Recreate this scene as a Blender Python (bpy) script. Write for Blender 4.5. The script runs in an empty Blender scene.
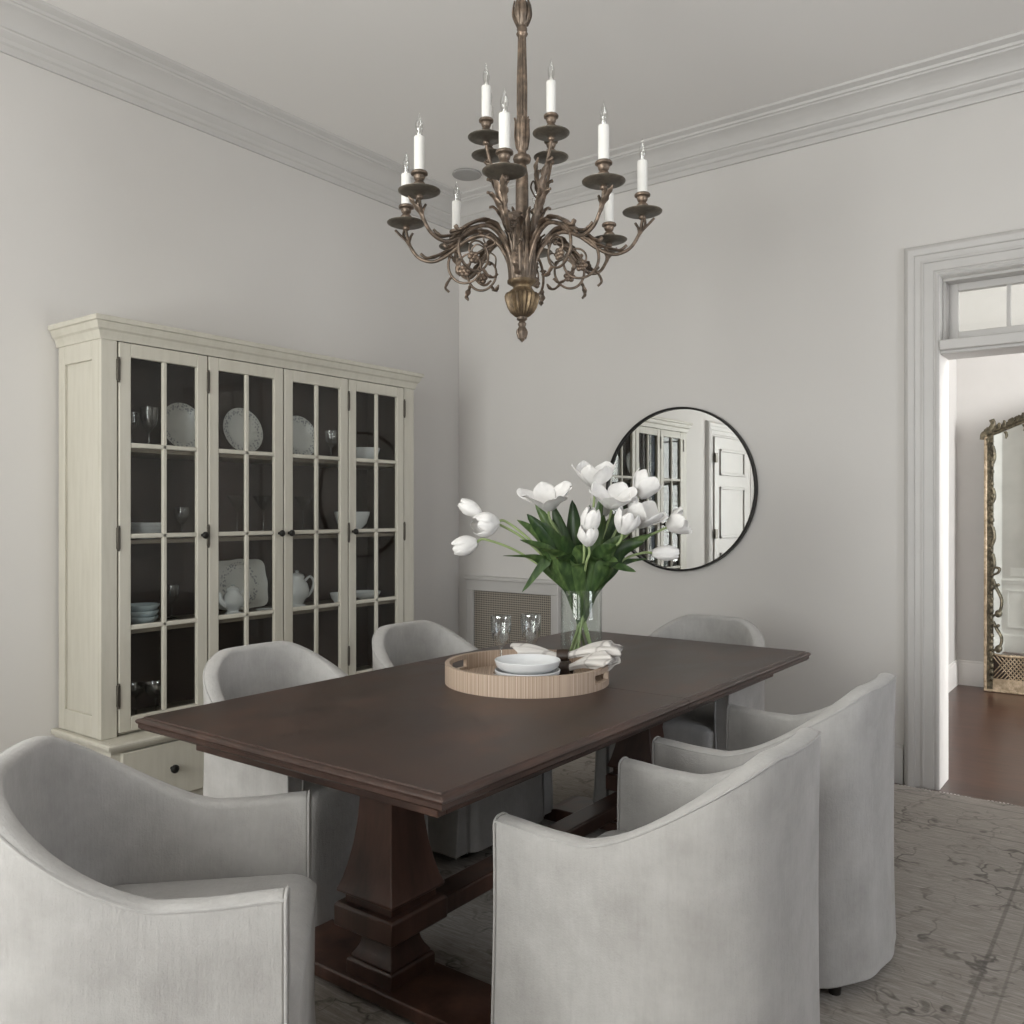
import bpy, math, random
from mathutils import Vector, Matrix
random.seed(7)
PI = math.pi
sc = bpy.context.scene
C = sc.collection

# ------------------------------------------------------------------ camera, world, lights, exposure
CAM = Vector((3.865, -4.56, 1.33))
FWD = Vector((-0.599, 0.801, 0.0)); RGT = Vector((0.801, 0.599, 0.0))
F = 870.0
cd = bpy.data.cameras.new('camera'); cam = bpy.data.objects.new('camera', cd); C.objects.link(cam)
cam.location = CAM
cam.rotation_euler = (PI/2, 0, math.atan2(0.599, 0.801))
cd.sensor_width = 36; cd.lens = 36*F/1024; cd.clip_start = 0.02; cd.clip_end = 100
sc.camera = cam
sc.view_settings.view_transform = 'Standard'; sc.view_settings.look = 'None'
sc.view_settings.gamma = 1.0; sc.view_settings.use_curve_mapping = False
sc.view_settings.exposure = -0.13
sc.cycles.max_bounces = 10; sc.cycles.diffuse_bounces = 5; sc.cycles.glossy_bounces = 6
sc.cycles.transmission_bounces = 8; sc.cycles.transparent_max_bounces = 24
sc.cycles.caustics_reflective = False; sc.cycles.caustics_refractive = False
sc.cycles.use_denoising = True; sc.cycles.sample_clamp_indirect = 6.0
w = bpy.data.worlds.new('world'); sc.world = w; w.use_nodes = True
w.node_tree.nodes['Background'].inputs[0].default_value = (0.80, 0.88, 1.0, 1)
w.node_tree.nodes['Background'].inputs[1].default_value = 1.0

def area_light(name, loc, rot, sx, sy, power, col):
    l = bpy.data.lights.new(name, 'AREA'); l.shape = 'RECTANGLE'; l.size = sx; l.size_y = sy
    l.energy = power; l.color = col
    o = bpy.data.objects.new(name, l); C.objects.link(o); o.location = loc; o.rotation_euler = rot
    return o
SOUTH = -6.15; EAST = 5.50; CEIL = 3.44
DAY = (1.0, 0.985, 0.96)
area_light('daylight', (1.85, SOUTH-0.35, 1.75), (PI/2, 0, 0), 1.75, 2.3, 165, DAY)
area_light('daylight', (3.70, SOUTH-0.35, 1.75), (PI/2, 0, 0), 1.25, 2.3, 60, DAY)
area_light('daylight', (EAST+0.35, -2.0, 1.75), (PI/2, 0, PI/2), 1.1, 2.3, 45, (0.88, 0.91, 1.0))
area_light('daylight', (6.75, 0.95, 1.8), (PI/2, 0, PI/2), 1.1, 2.4, 200, (1.0, 0.99, 0.97))
area_light('ceiling_fill', (2.8, SOUTH-1.3, 0.2), (math.radians(145), 0, 0), 3.6, 1.6, 225, DAY)  # added fill lamp outside the south windows, tilted up to brighten the ceiling
area_light('ceiling_fill', (EAST+1.2, -2.0, 0.2), (math.radians(145), 0, PI/2), 2.0, 1.4, 90, DAY)  # second added fill lamp, aimed up through the east window at the ceiling

def ray(px, py=512.0, D=1.0):          # pixel of the 1024 frame at depth D -> world point
    return CAM + FWD*D + RGT*((px-512)/F*D) + Vector((0, 0, (512-py)/F*D))
def cl(L, D, z):                        # lateral offset, depth, height -> world point
    p = CAM + FWD*D + RGT*L; p.z = z; return p
def at_x(px, x):                        # where the sight line through column px meets the plane X = x
    t = (px-512)/F; dx = FWD.x + RGT.x*t; D = (x-CAM.x)/dx
    return D, CAM.y + D*(FWD.y + RGT.y*t)

# ------------------------------------------------------------------ mesh builder
def cr(pts, n=8):                       # Catmull-Rom through points
    pts = [Vector(p) for p in pts]; P = [pts[0]*2-pts[1]] + pts + [pts[-1]*2-pts[-2]]; out = []
    for i in range(1, len(P)-2):
        a, b, c, d = P[i-1], P[i], P[i+1], P[i+2]
        for k in range(n):
            t = k/n
            out.append(0.5*((2*b)+(c-a)*t+(2*a-5*b+4*c-d)*t*t+(3*b-a-3*c+d)*t*t*t))
    out.append(pts[-1]); return out

class MB:
    def __init__(s): s.v = []; s.f = []
    def add(s, vs, fs):
        o = len(s.v); s.v += [tuple(v) for v in vs]; s.f += [tuple(i+o for i in f) for f in fs]; return s
    def box(s, x0, x1, y0, y1, z0, z1, M=None):
        vs = [Vector((x, y, z)) for z in (z0, z1) for (x, y) in ((x0, y0), (x1, y0), (x1, y1), (x0, y1))]
        if M: vs = [M @ v for v in vs]
        return s.add(vs, [(0,3,2,1),(4,5,6,7),(0,1,5,4),(1,2,6,5),(2,3,7,6),(3,0,4,7)])
    def loops(s, L, closed=True, caps=True, wrap=False):
        n = len(L[0]); vs = [p for l in L for p in l]; fs = []
        m = len(L)
        for i in range(m if wrap else m-1):
            for j in range(n if closed else n-1):
                a = i*n+j; b = i*n+(j+1) % n; c = ((i+1) % m)*n+(j+1) % n; d = ((i+1) % m)*n+j
                fs.append((a, b, c, d))
        if caps and closed and not wrap:
            fs.append(tuple(reversed(range(n)))); fs.append(tuple((m-1)*n+j for j in range(n)))
        return s.add(vs, fs)
    def lathe(s, prof, c=(0,0,0), n=24, caps=True, axis=None):
        c = Vector(c); R = Matrix.Identity(3)
        if axis is not None: R = Vector((0,0,1)).rotation_difference(Vector(axis)).to_matrix()
        L = []
        for (r, z) in prof:
            L.append([c + R @ Vector((max(r,1e-5)*math.cos(2*PI*k/n), max(r,1e-5)*math.sin(2*PI*k/n), z)) for k in range(n)])
        return s.loops(L, caps=caps)
    def sweep(s, pts, hw, hh, n=8, side=None, wrap=False):   # elliptical tube, half width along 'side', half height across
        pts = [Vector(p) for p in pts]; m = len(pts); L = []; prev = None
        for i, p in enumerate(pts):
            if wrap: t = pts[(i+1) % m]-pts[i-1]
            else: t = pts[min(i+1, m-1)]-pts[max(i-1, 0)]
            t.normalize()
            if side is not None: sd = Vector(side)
            elif prev is not None: sd = prev
            else: sd = Vector((0,0,1)) if abs(t.z) < .9 else Vector((1,0,0))
            sd = sd - t*sd.dot(t)
            if sd.length < 1e-4: sd = t.orthogonal()
            sd.normalize(); prev = sd; up = t.cross(sd)
            a = hw(i/(m-1)) if callable(hw) else hw; b = hh(i/(m-1)) if callable(hh) else hh
            L.append([p + sd*(a*math.cos(2*PI*k/n)) + up*(b*math.sin(2*PI*k/n)) for k in range(n)])
        return s.loops(L, wrap=wrap)
    def tube(s, pts, r, n=8, wrap=False): return s.sweep(pts, r, r, n, None, wrap)
    def ball(s, c, r, n=10, m=7, sz=1.0):
        return s.lathe([(r*math.sin(PI*i/m), -r*sz*math.cos(PI*i/m)) for i in range(m+1)], c, n)
    def grid(s, fn, nu, nv):
        vs = [fn(i/nu, j/nv) for i in range(nu+1) for j in range(nv+1)]; fs = []
        for i in range(nu):
            for j in range(nv):
                a = i*(nv+1)+j; fs.append((a, a+nv+1, a+nv+2, a+1))
        return s.add(vs, fs)
    def xform(s, M): s.v = [tuple(M @ Vector(v)) for v in s.v]; return s
    def mesh(s, name, mat, ang=35):
        me = bpy.data.meshes.new(name); me.from_pydata(s.v, [], s.f); me.validate()
        for p in me.polygons: p.use_smooth = True
        me.set_sharp_from_angle(angle=math.radians(ang))
        if mat: me.materials.append(mat)
        return me
    def build(s, name, mat, parent=None, bevel=0, solid=0, sub=0, ang=35, seg=2):
        o = bpy.data.objects.new(name, s.mesh(name, mat, ang)); C.objects.link(o)
        if parent is not None: o.parent = parent
        if solid:
            q = o.modifiers.new('solid', 'SOLIDIFY'); q.thickness = solid; q.offset = 0
        if sub:
            q = o.modifiers.new('sub', 'SUBSURF'); q.levels = sub; q.render_levels = sub
        if bevel:
            q = o.modifiers.new('bevel', 'BEVEL'); q.width = bevel; q.segments = seg; q.limit_method = 'ANGLE'; q.angle_limit = math.radians(40)
            q.harden_normals = False
        return o

def tag(o, label, cat, group=None, kind=None):
    o['label'] = label; o['category'] = cat
    if group: o['group'] = group
    if kind: o['kind'] = kind
    return o
def thing(name, loc, label, cat, group=None, rz=0):
    o = bpy.data.objects.new(name, None); C.objects.link(o); o.location = loc; o.rotation_euler = (0, 0, rz)
    o.empty_display_size = 0.05
    return tag(o, label, cat, group)
def struct(o, label=None):
    o['kind'] = 'structure'
    if label: o['label'] = label
    return o
def copy_tree(o, parent=None):
    c = o.copy(); C.objects.link(c); c.parent = parent
    for ch in list(o.children): copy_tree(ch, c)
    return c

# ------------------------------------------------------------------ materials
def srgb(r, g, b):
    f = lambda c: (c/12.92 if c <= .04045 else ((c+.055)/1.055)**2.4)
    return (f(r/255), f(g/255), f(b/255), 1)
class Mt:
    def __init__(s, name):
        s.m = bpy.data.materials.new(name); s.m.use_nodes = True; s.nt = s.m.node_tree
        s.b = s.nt.nodes['Principled BSDF']
    def n(s, t, **kw):
        q = s.nt.nodes.new(t)
        for k, v in kw.items():
            if k in q.inputs: q.inputs[k].default_value = v
            else: setattr(q, k, v)
        return q
    def l(s, a, b): s.nt.links.new(a, b)
    def coord(s, scale=(1,1,1), out='Object'):
        tc = s.n('ShaderNodeTexCoord'); mp = s.n('ShaderNodeMapping'); mp.inputs['Scale'].default_value = scale
        s.l(tc.outputs[out], mp.inputs['Vector']); return mp.outputs[0]
    def ramp(s, fac, stops):
        r = s.n('ShaderNodeValToRGB'); e = r.color_ramp.elements
        while len(e) < len(stops): e.new(0.5)
        for i, (p, c) in enumerate(stops): e[i].position = p; e[i].color = c
        s.l(fac, r.inputs[0]); return r.outputs[0]
    def mix(s, fac, a, b, mode='MIX'):
        q = s.n('ShaderNodeMix', data_type='RGBA', blend_type=mode)
        for sock, v in ((q.inputs[0], fac), (q.inputs[6], a), (q.inputs[7], b)):
            if hasattr(v, 'is_linked'): s.l(v, sock)
            else: sock.default_value = v
        return q.outputs[2]
    def bump(s, h, strength=.2, dist=.01):
        q = s.n('ShaderNodeBump'); q.inputs['Strength'].default_value = strength; q.inputs['Distance'].default_value = dist
        s.l(h, q.inputs['Height']); s.l(q.outputs[0], s.b.inputs['Normal'])
def noise(M, vec, scale, detail=3, rough=.5):
    q = M.n('ShaderNodeTexNoise'); q.inputs['Scale'].default_value = scale; q.inputs['Detail'].default_value = detail
    q.inputs['Roughness'].default_value = rough; M.l(vec, q.inputs['Vector']); return q.outputs[0]
def simple(name, c, rough=.5, metal=0, var=.08, vs=6, bump=0, bs=60, **kw):
    M = Mt(name); v = M.coord()
    c2 = tuple(max(0, x*(1-var)) for x in c[:3])+(1,); c3 = tuple(min(1, x*(1+var)) for x in c[:3])+(1,)
    M.l(M.ramp(noise(M, v, vs), [(.3, c2), (.7, c3)]), M.b.inputs['Base Color'])
    M.b.inputs['Roughness'].default_value = rough; M.b.inputs['Metallic'].default_value = metal
    for k, x in kw.items(): M.b.inputs[k.replace('_', ' ')].default_value = x
    if bump: M.bump(noise(M, v, bs), bump, .002)
    return M.m
m_wall = simple('wall_paint', (.62,.60,.58,1), .75, var=.02, vs=1.2, bump=.08, bs=120)
m_ceil = simple('ceiling_paint', (.78,.76,.74,1), .8, var=.01, vs=1)
m_trim = simple('trim_paint', (.53,.515,.50,1), .45, var=.02)
m_white = simple('white_paint', (.80,.79,.77,1), .45, var=.02)
m_hall = simple('hall_paint', (.66,.65,.635,1), .7, var=.02)
def cab_mat():
    M = Mt('cream_paint'); v = M.coord((1,1,.12))
    n1 = noise(M, v, 34, 4, .6); n2 = noise(M, M.coord(), 9, 6, .65)
    c = M.ramp(n1, [(.3, (.50,.475,.405,1)), (.6, (.545,.52,.45,1))])
    M.l(M.mix(M.ramp(n2, [(.70, (0,0,0,1)), (.80, (.55,.55,.55,1))]), c, (.33,.28,.20,1)), M.b.inputs['Base Color'])
    M.b.inputs['Roughness'].default_value = .5; M.bump(n1, .06, .002); return M.m
m_cream = cab_mat()
m_drawer = m_cream
m_cabin = simple('cabinet_interior', (.042,.026,.019,1), .6, var=.25, vs=3)
m_shelf = simple('shelf_wood', (.20,.165,.125,1), .5, var=.08)
m_black = simple('blackened_metal', (.018,.017,.016,1), .4, .6)
m_hinge = simple('dark_hinge', (.10,.09,.075,1), .45, .7)
def wood(name, c1, c2, c3, scale=(8,1,8), rough=.33, ns=3.0, coat=0, rv=.08):
    M = Mt(name); v = M.coord(scale)
    n1 = noise(M, v, ns, 6, .62); n2 = noise(M, M.coord(), 2.2, 3, .6)
    c = M.ramp(n1, [(.28, c1), (.5, c2), (.75, c3)])
    c = M.mix(M.ramp(n2, [(.35, (0,0,0,1)), (.7, (.6,.6,.6,1))]), c, c1)
    M.l(c, M.b.inputs['Base Color'])
    r = M.n('ShaderNodeMapRange'); r.inputs['To Min'].default_value = rough-rv; r.inputs['To Max'].default_value = rough+rv
    M.l(n1, r.inputs['Value']); M.l(r.outputs[0], M.b.inputs['Roughness'])
    M.b.inputs['Coat Weight'].default_value = coat; M.bump(n1, .08, .001); return M.m
m_table = wood('dark_walnut', (.022,.011,.008,1), (.048,.025,.018,1), (.10,.050,.035,1), (3,1.6,3), .40, 2.2)
m_ped = wood('walnut_turned', (.028,.013,.009,1), (.085,.042,.030,1), (.16,.080,.056,1), (4,4,.7), .34)
def floor_mat():
    M = Mt('wood_floor'); tc = M.coord()
    br = M.n('ShaderNodeTexBrick'); br.offset = .37; br.inputs['Scale'].default_value = 1.0
    br.inputs['Brick Width'].default_value = 1.4; br.inputs['Row Height'].default_value = .10
    br.inputs['Mortar Size'].default_value = .0015; br.inputs['Mortar Smooth'].default_value = .2
    br.inputs['Color1'].default_value = (.045,.018,.011,1); br.inputs['Color2'].default_value = (.085,.034,.020,1)
    br.inputs['Mortar'].default_value = (.015,.008,.005,1)
    M.l(tc, br.inputs['Vector'])
    n1 = noise(M, M.coord((1,9,1)), 4, 6, .6)
    c = M.mix(.55, br.outputs['Color'], M.ramp(n1, [(.3, (.022,.009,.006,1)), (.7, (.10,.042,.027,1))]))
    M.l(c, M.b.inputs['Base Color']); M.b.inputs['Roughness'].default_value = .28
    M.bump(br.outputs['Fac'], -.2, .002); return M.m
m_floor = floor_mat()
def fabric():
    M = Mt('grey_slipcover'); v = M.coord()
    big = noise(M, v, 7, 6, .65); st = noise(M, M.coord((40,40,4)), 3, 4, .7); wv = noise(M, v, 260, 2, .5)
    c = M.ramp(big, [(.3, (.33,.318,.305,1)), (.7, (.46,.448,.435,1))])
    c = M.mix(.15, c, M.ramp(st, [(.3, (.28,.27,.265,1)), (.7, (.46,.45,.44,1))]))
    M.l(c, M.b.inputs['Base Color']); M.b.inputs['Roughness'].default_value = .9
    M.b.inputs['Sheen Weight'].default_value = .2; M.b.inputs['Sheen Roughness'].default_value = .45
    a = M.n('ShaderNodeMath', operation='ADD'); M.l(st, a.inputs[0])
    b = M.n('ShaderNodeMath', operation='MULTIPLY'); M.l(wv, b.inputs[0]); b.inputs[1].default_value = .6
    M.l(b.outputs[0], a.inputs[1])
    a2 = M.n('ShaderNodeMath', operation='MULTIPLY_ADD'); M.l(big, a2.inputs[0]); a2.inputs[1].default_value = 4.0; M.l(a.outputs[0], a2.inputs[2])
    M.bump(a2.outputs[0], .35, .004); return M.m
m_fab = fabric()
m_pipe = simple('slipcover_piping', (.40,.39,.38,1), .9, var=.06, vs=40)
m_foot = simple('dark_foot', (.02,.016,.013,1), .5)
def glassy(name, tint=(1,1,1,1), ior=1.45, rough=0.0, boost=1.0, alpha=0.0):
    m = bpy.data.materials.new(name); m.use_nodes = True; nt = m.node_tree; nt.nodes.clear()
    out = nt.nodes.new('ShaderNodeOutputMaterial'); t = nt.nodes.new('ShaderNodeBsdfTransparent'); g = nt.nodes.new('ShaderNodeBsdfGlossy')
    mx = nt.nodes.new('ShaderNodeMixShader'); lw = nt.nodes.new('ShaderNodeLayerWeight'); fr = nt.nodes.new('ShaderNodeMapRange'); pw = nt.nodes.new('ShaderNodeMath'); mu = nt.nodes.new('ShaderNodeMath')
    mu.operation = 'MULTIPLY_ADD'; mu.inputs[1].default_value = boost; mu.inputs[2].default_value = alpha; mu.use_clamp = True
    t.inputs[0].default_value = tint; g.inputs['Roughness'].default_value = rough; pw.operation = 'POWER'; pw.inputs[1].default_value = 5.0; nt.links.new(lw.outputs['Facing'], pw.inputs[0]); nt.links.new(pw.outputs[0], fr.inputs[0]); r0 = ((ior-1)/(ior+1))**2; fr.inputs['To Min'].default_value = r0; lw.inputs[0].default_value = .5
    nt.links.new(fr.outputs[0], mu.inputs[0]); nt.links.new(mu.outputs[0], mx.inputs[0])
    nt.links.new(t.outputs[0], mx.inputs[1]); nt.links.new(g.outputs[0], mx.inputs[2]); nt.links.new(mx.outputs[0], out.inputs[0])
    return m
m_pane = glassy('pane_glass', (.97,.98,.97,1), 1.5, .0, .75)
m_winglass = glassy('window_glass', (.98,.99,.98,1), 1.45, .0, 1.0)
m_vase = glassy('clear_vase_glass', (.95,.97,.96,1), 1.5, .01, 1.2, .015)
m_stemglass = glassy('clear_stemware_glass', (.90,.91,.91,1), 1.5, .05, 2.2, .10)
m_bulb = glassy('bulb_glass', (.93,.93,.92,1), 1.5, .02, 1.8, .10)
m_mirror = simple('mirror_silver', (.86,.87,.86,1), .0, 1.0, var=0)
m_mirror2 = simple('antique_mirror_silver', (.72,.75,.72,1), .03, 1.0, var=.08, vs=5)
m_bronze = None
def bronze(name, c1, c2, c3, rough=.45, metal=.65):
    M = Mt(name); v = M.coord(); n1 = noise(M, v, 45, 5, .65); n2 = noise(M, v, 12, 3)
    c = M.ramp(n1, [(.3, c1), (.5, c2), (.72, c3)])
    M.l(M.mix(M.ramp(n2, [(.4, (0,0,0,1)), (.65, (.7,.7,.7,1))]), c, c1), M.b.inputs['Base Color'])
    M.b.inputs['Roughness'].default_value = rough; M.b.inputs['Metallic'].default_value = metal
    M.bump(n1, .4, .003); return M.m
m_bronze = bronze('aged_bronze', (.10,.082,.066,1), (.22,.165,.125,1), (.38,.285,.215,1))
m_brass = bronze('aged_gilt_bronze', (.09,.065,.045,1), (.24,.175,.105,1), (.42,.31,.18,1), .5, .7)
m_pan = bronze('dark_pan_bronze', (.10,.09,.075,1), (.17,.15,.12,1), (.24,.20,.16,1), .4, .6)
m_candle = simple('candle_sleeve', (.80,.79,.76,1), .5, var=.02)
m_porc = simple('white_porcelain', (.70,.71,.72,1), .2, var=.03)
def plate_mat():
    M = Mt('patterned_porcelain'); tc = M.coord(); sp = M.n('ShaderNodeSeparateXYZ'); M.l(tc, sp.inputs[0])
    a = M.n('ShaderNodeMath', operation='MULTIPLY'); M.l(sp.outputs[0], a.inputs[0]); M.l(sp.outputs[0], a.inputs[1])
    b = M.n('ShaderNodeMath', operation='MULTIPLY_ADD'); M.l(sp.outputs[1], b.inputs[0]); M.l(sp.outputs[1], b.inputs[1]); M.l(a.outputs[0], b.inputs[2])
    r = M.n('ShaderNodeMath', operation='SQRT'); M.l(b.outputs[0], r.inputs[0])
    ring = M.ramp(r.outputs[0], [(.0, (0,0,0,1)), (.078, (0,0,0,1)), (.085, (1,1,1,1)), (.112, (1,1,1,1)), (.116, (0,0,0,1))])
    vn = M.n('ShaderNodeTexVoronoi'); vn.inputs['Scale'].default_value = 85; M.l(tc, vn.inputs['Vector'])
    dots = M.ramp(vn.outputs['Distance'], [(.35, (1,1,1,1)), (.5, (0,0,0,1))])
    f = M.mix(1.0, ring, dots, 'MULTIPLY')
    M.l(M.mix(f, (.66,.65,.62,1), (.33,.33,.34,1)), M.b.inputs['Base Color']); M.b.inputs['Roughness'].default_value = .25; return M.m
m_plate = plate_mat()
m_petal = simple('tulip_petal', (.80,.785,.77,1), .6, var=.06, vs=30, Subsurface_Weight=.25, Subsurface_Radius=(.01,.01,.01))
m_stem = simple('tulip_stem', (.30,.38,.17,1), .5, var=.15, vs=20)
def leaf_mat():
    M = Mt('tulip_leaf'); n1 = noise(M, M.coord((9,9,1.5)), 6, 4); oi = M.n('ShaderNodeObjectInfo')
    ad = M.n('ShaderNodeMath', operation='MULTIPLY_ADD'); M.l(oi.outputs['Random'], ad.inputs[0]); ad.inputs[1].default_value = .34; ad.inputs[2].default_value = -.14
    a2 = M.n('ShaderNodeMath', operation='ADD'); M.l(n1, a2.inputs[0]); M.l(ad.outputs[0], a2.inputs[1]); n1 = a2.outputs[0]
    M.l(M.ramp(n1, [(.3, (.022,.05,.016,1)), (.55, (.055,.10,.03,1)), (.8, (.13,.20,.065,1))]), M.b.inputs['Base Color'])
    M.b.inputs['Roughness'].default_value = .45; M.b.inputs['Subsurface Weight'].default_value = .1; M.b.inputs['Subsurface Radius'].default_value = (.004,.008,.003)
    return M.m
m_leaf = leaf_mat()
def tray_mat(axisd):
    M = Mt('reed_veneer'+axisd); tc = M.coord(); sp = M.n('ShaderNodeSeparateXYZ'); M.l(tc, sp.inputs[0])
    if axisd == '':
        a = M.n('ShaderNodeMath', operation='ARCTAN2'); M.l(sp.outputs[1], a.inputs[0]); M.l(sp.outputs[0], a.inputs[1]); src = a.outputs[0]; k = 42
    else: src = sp.outputs[0]; k = 110
    m = M.n('ShaderNodeMath', operation='MULTIPLY'); M.l(src, m.inputs[0]); m.inputs[1].default_value = k
    cb = M.n('ShaderNodeCombineXYZ'); M.l(m.outputs[0], cb.inputs[0])
    n1 = noise(M, cb.outputs[0], 1.6, 3, .7)
    M.l(M.ramp(n1, [(.36, (.25,.17,.12,1)), (.5, (.45,.34,.26,1)), (.64, (.64,.53,.43,1))]), M.b.inputs['Base Color'])
    M.b.inputs['Roughness'].default_value = .55; M.bump(n1, .3, .002); return M.m
m_tray = tray_mat(''); m_trayf = tray_mat('_flat')
m_mat = simple('grey_placemat', (.42,.41,.40,1), .7, var=.1, vs=60)
def napkin_mat():
    M = Mt('striped_linen'); tc = M.coord(); sp = M.n('ShaderNodeSeparateXYZ'); M.l(tc, sp.inputs[0])
    n1 = M.n('ShaderNodeTexWave'); n1.inputs['Scale'].default_value = 9; n1.inputs['Distortion'].default_value = 1.0; M.l(M.coord((.4,1,1)), n1.inputs['Vector'])
    M.l(M.ramp(n1.outputs[0], [(.0, (.45,.42,.40,1)), (.05, (.66,.63,.60,1)), (1, (.68,.65,.62,1))]), M.b.inputs['Base Color'])
    M.b.inputs['Roughness'].default_value = .9; return M.m
m_napkin = napkin_mat()
m_ring = simple('dark_wood_ring', (.035,.020,.013,1), .4)
def rug_mat():
    M = Mt('distressed_rug'); tc = M.coord(); sp = M.n('ShaderNodeSeparateXYZ'); M.l(tc, sp.inputs[0])
    big = noise(M, tc, 1.6, 3, .5); streak = noise(M, M.coord((3,34,1)), 3.2, 5, .75); fine = noise(M, tc, 90, 3, .6)
    base = M.ramp(big, [(.3, (.22,.19,.16,1)), (.7, (.33,.295,.26,1))])
    base = M.mix(.6, base, M.ramp(streak, [(.3, (.13,.105,.088,1)), (.5, (.25,.22,.19,1)), (.72, (.48,.445,.41,1))]))
    # faded scrolls: distorted voronoi cell edges
    dn = M.n('ShaderNodeTexNoise'); dn.inputs['Scale'].default_value = 9; M.l(tc, dn.inputs['Vector'])
    wv = M.mix(.22, tc, dn.outputs['Color'])
    vo = M.n('ShaderNodeTexVoronoi', feature='DISTANCE_TO_EDGE'); vo.inputs['Scale'].default_value = 6.0; M.l(wv, vo.inputs['Vector'])
    lines = M.ramp(vo.outputs['Distance'], [(.0, (1,1,1,1)), (.022, (.8,.8,.8,1)), (.05, (0,0,0,1))])
    vo2 = M.n('ShaderNodeTexVoronoi'); vo2.inputs['Scale'].default_value = 9.0; M.l(wv, vo2.inputs['Vector'])
    blobs = M.ramp(vo2.outputs['Distance'], [(.10, (.8,.8,.8,1)), (.17, (0,0,0,1)), (.22, (0,0,0,1)), (.25, (.7,.7,.7,1)), (.29, (0,0,0,1))])
    wear = M.ramp(noise(M, tc, 4.5, 4, .7), [(.42, (0,0,0,1)), (.62, (1,1,1,1))])
    pat = M.mix(1.0, M.mix(1.0, lines, blobs, 'ADD'), wear, 'MULTIPLY')
    base = M.mix(M.mix(1.0, pat, (.85,.85,.85,1), 'MULTIPLY'), base, (.05,.036,.028,1))
    # guard stripes of the border, a rectangle inside the edge
    def absd(sock, half):
        a = M.n('ShaderNodeMath', operation='ABSOLUTE'); M.l(sock, a.inputs[0])
        b = M.n('ShaderNodeMath', operation='SUBTRACT'); b.inputs[0].default_value = half; M.l(a.outputs[0], b.inputs[1]); return b.outputs[0]
    mn = M.n('ShaderNodeMath', operation='MINIMUM'); M.l(absd(sp.outputs[0], 1.79), mn.inputs[0]); M.l(absd(sp.outputs[1], 2.15), mn.inputs[1])
    K = [(.0,0),(.10,0),(.103,.75),(.112,.75),(.115,0),(.43,0),(.433,.6),(.438,.6),(.441,0),(.492,0),(.495,.8),(.504,.8),(.507,0)]
    g = M.ramp(mn.outputs[0], [(p, (k,k,k,1)) for p, k in K])
    base = M.mix(M.mix(1.0, g, (.6,.6,.6,1), 'MULTIPLY'), base, (.055,.042,.034,1))
    M.l(base, M.b.inputs['Base Color']); M.b.inputs['Roughness'].default_value = .95
    M.b.inputs['Sheen Weight'].default_value = .2
    M.bump(fine, .5, .004); return M.m
m_rug = rug_mat()
def grille_mat():
    M = Mt('punched_grille'); tc = M.coord((1,1,1)); sp = M.n('ShaderNodeSeparateXYZ'); M.l(tc, sp.inputs[0])
    def tri(a, b, k):
        s1 = M.n('ShaderNodeMath', operation='ADD'if b > 0 else 'SUBTRACT'); M.l(sp.outputs[0], s1.inputs[0]); M.l(sp.outputs[2], s1.inputs[1])
        s2 = M.n('ShaderNodeMath', operation='MULTIPLY'); M.l(s1.outputs[0], s2.inputs[0]); s2.inputs[1].default_value = k
        s3 = M.n('ShaderNodeMath', operation='SINE'); M.l(s2.outputs[0], s3.inputs[0]); return s3.outputs[0]
    mm = M.n('ShaderNodeMath', operation='MULTIPLY'); M.l(tri(1,1,215), mm.inputs[0]); M.l(tri(1,-1,215), mm.inputs[1])
    M.l(M.ramp(mm.outputs[0], [(.12, (.40,.36,.31,1)), (.3, (.07,.06,.05,1))]), M.b.inputs['Base Color'])
    M.b.inputs['Roughness'].default_value = .5; M.b.inputs['Metallic'].default_value = .2; return M.m
m_grille = grille_mat()
m_gold = bronze('pale_gilt_wood', (.30,.23,.15,1), (.55,.44,.31,1), (.75,.63,.47,1), .4, .35)
m_relief = bronze('dark_carved_gilt', (.05,.045,.03,1), (.14,.12,.08,1), (.30,.26,.17,1), .45, .5)
m_plateplastic = simple('switch_plastic', (.75,.74,.72,1), .4)

# ------------------------------------------------------------------ room shell
WT = 0.21
b = MB().box(-.15, EAST+.15, SOUTH-.15, .0, -.12, 0.0)
struct(b.build('floor', m_floor), 'dark brown wooden floor around the rug')
b = MB().box(2.45, 6.6, 0.0, 3.04, -.12, 0.0)
struct(b.build('floor', m_floor), 'reddish brown polished wood floor of the hall beyond the doorway')
b = MB().box(-.15, 6.7, SOUTH-.15, 3.04, CEIL, CEIL+.12)
struct(b.build('ceiling', m_ceil), 'plain pale grey ceiling')
DX0, DX1, DZ = 3.005, 3.985, 2.465
b = MB()
b.box(0, DX0, 0, WT, 0, CEIL); b.box(DX1, EAST, 0, WT, 0, CEIL); b.box(DX0, DX1, 0, WT, DZ, CEIL)
struct(b.build('wall_back', m_wall), 'pale grey wall with the round mirror and the doorway')
struct(MB().box(-.15, 0, SOUTH-.15, WT, 0, CEIL).build('wall_left', m_wall), 'pale grey wall behind the cream cabinet')
def wall_holes(name, mat, axis, pos, thick, a0, a1, holes):
    b = MB(); cur = a0
    def bx(p, q, z0, z1):
        if q-p < 1e-4 or z1-z0 < 1e-4: return
        if axis == 'x': b.box(p, q, min(pos, pos+thick), max(pos, pos+thick), z0, z1)
        else: b.box(min(pos, pos+thick), max(pos, pos+thick), p, q, z0, z1)
    for (p, q, z0, z1) in holes:
        bx(cur, p, 0, CEIL); bx(p, q, 0, z0); bx(p, q, z1, CEIL); cur = q
    bx(cur, a1, 0, CEIL)
    return struct(b.build(name, mat))
wall_holes('wall_south', m_wall, 'x', SOUTH, -.15, 0, EAST, [(1.0, 2.7, .6, 2.85), (3.1, 4.3, .6, 2.85)])
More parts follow.
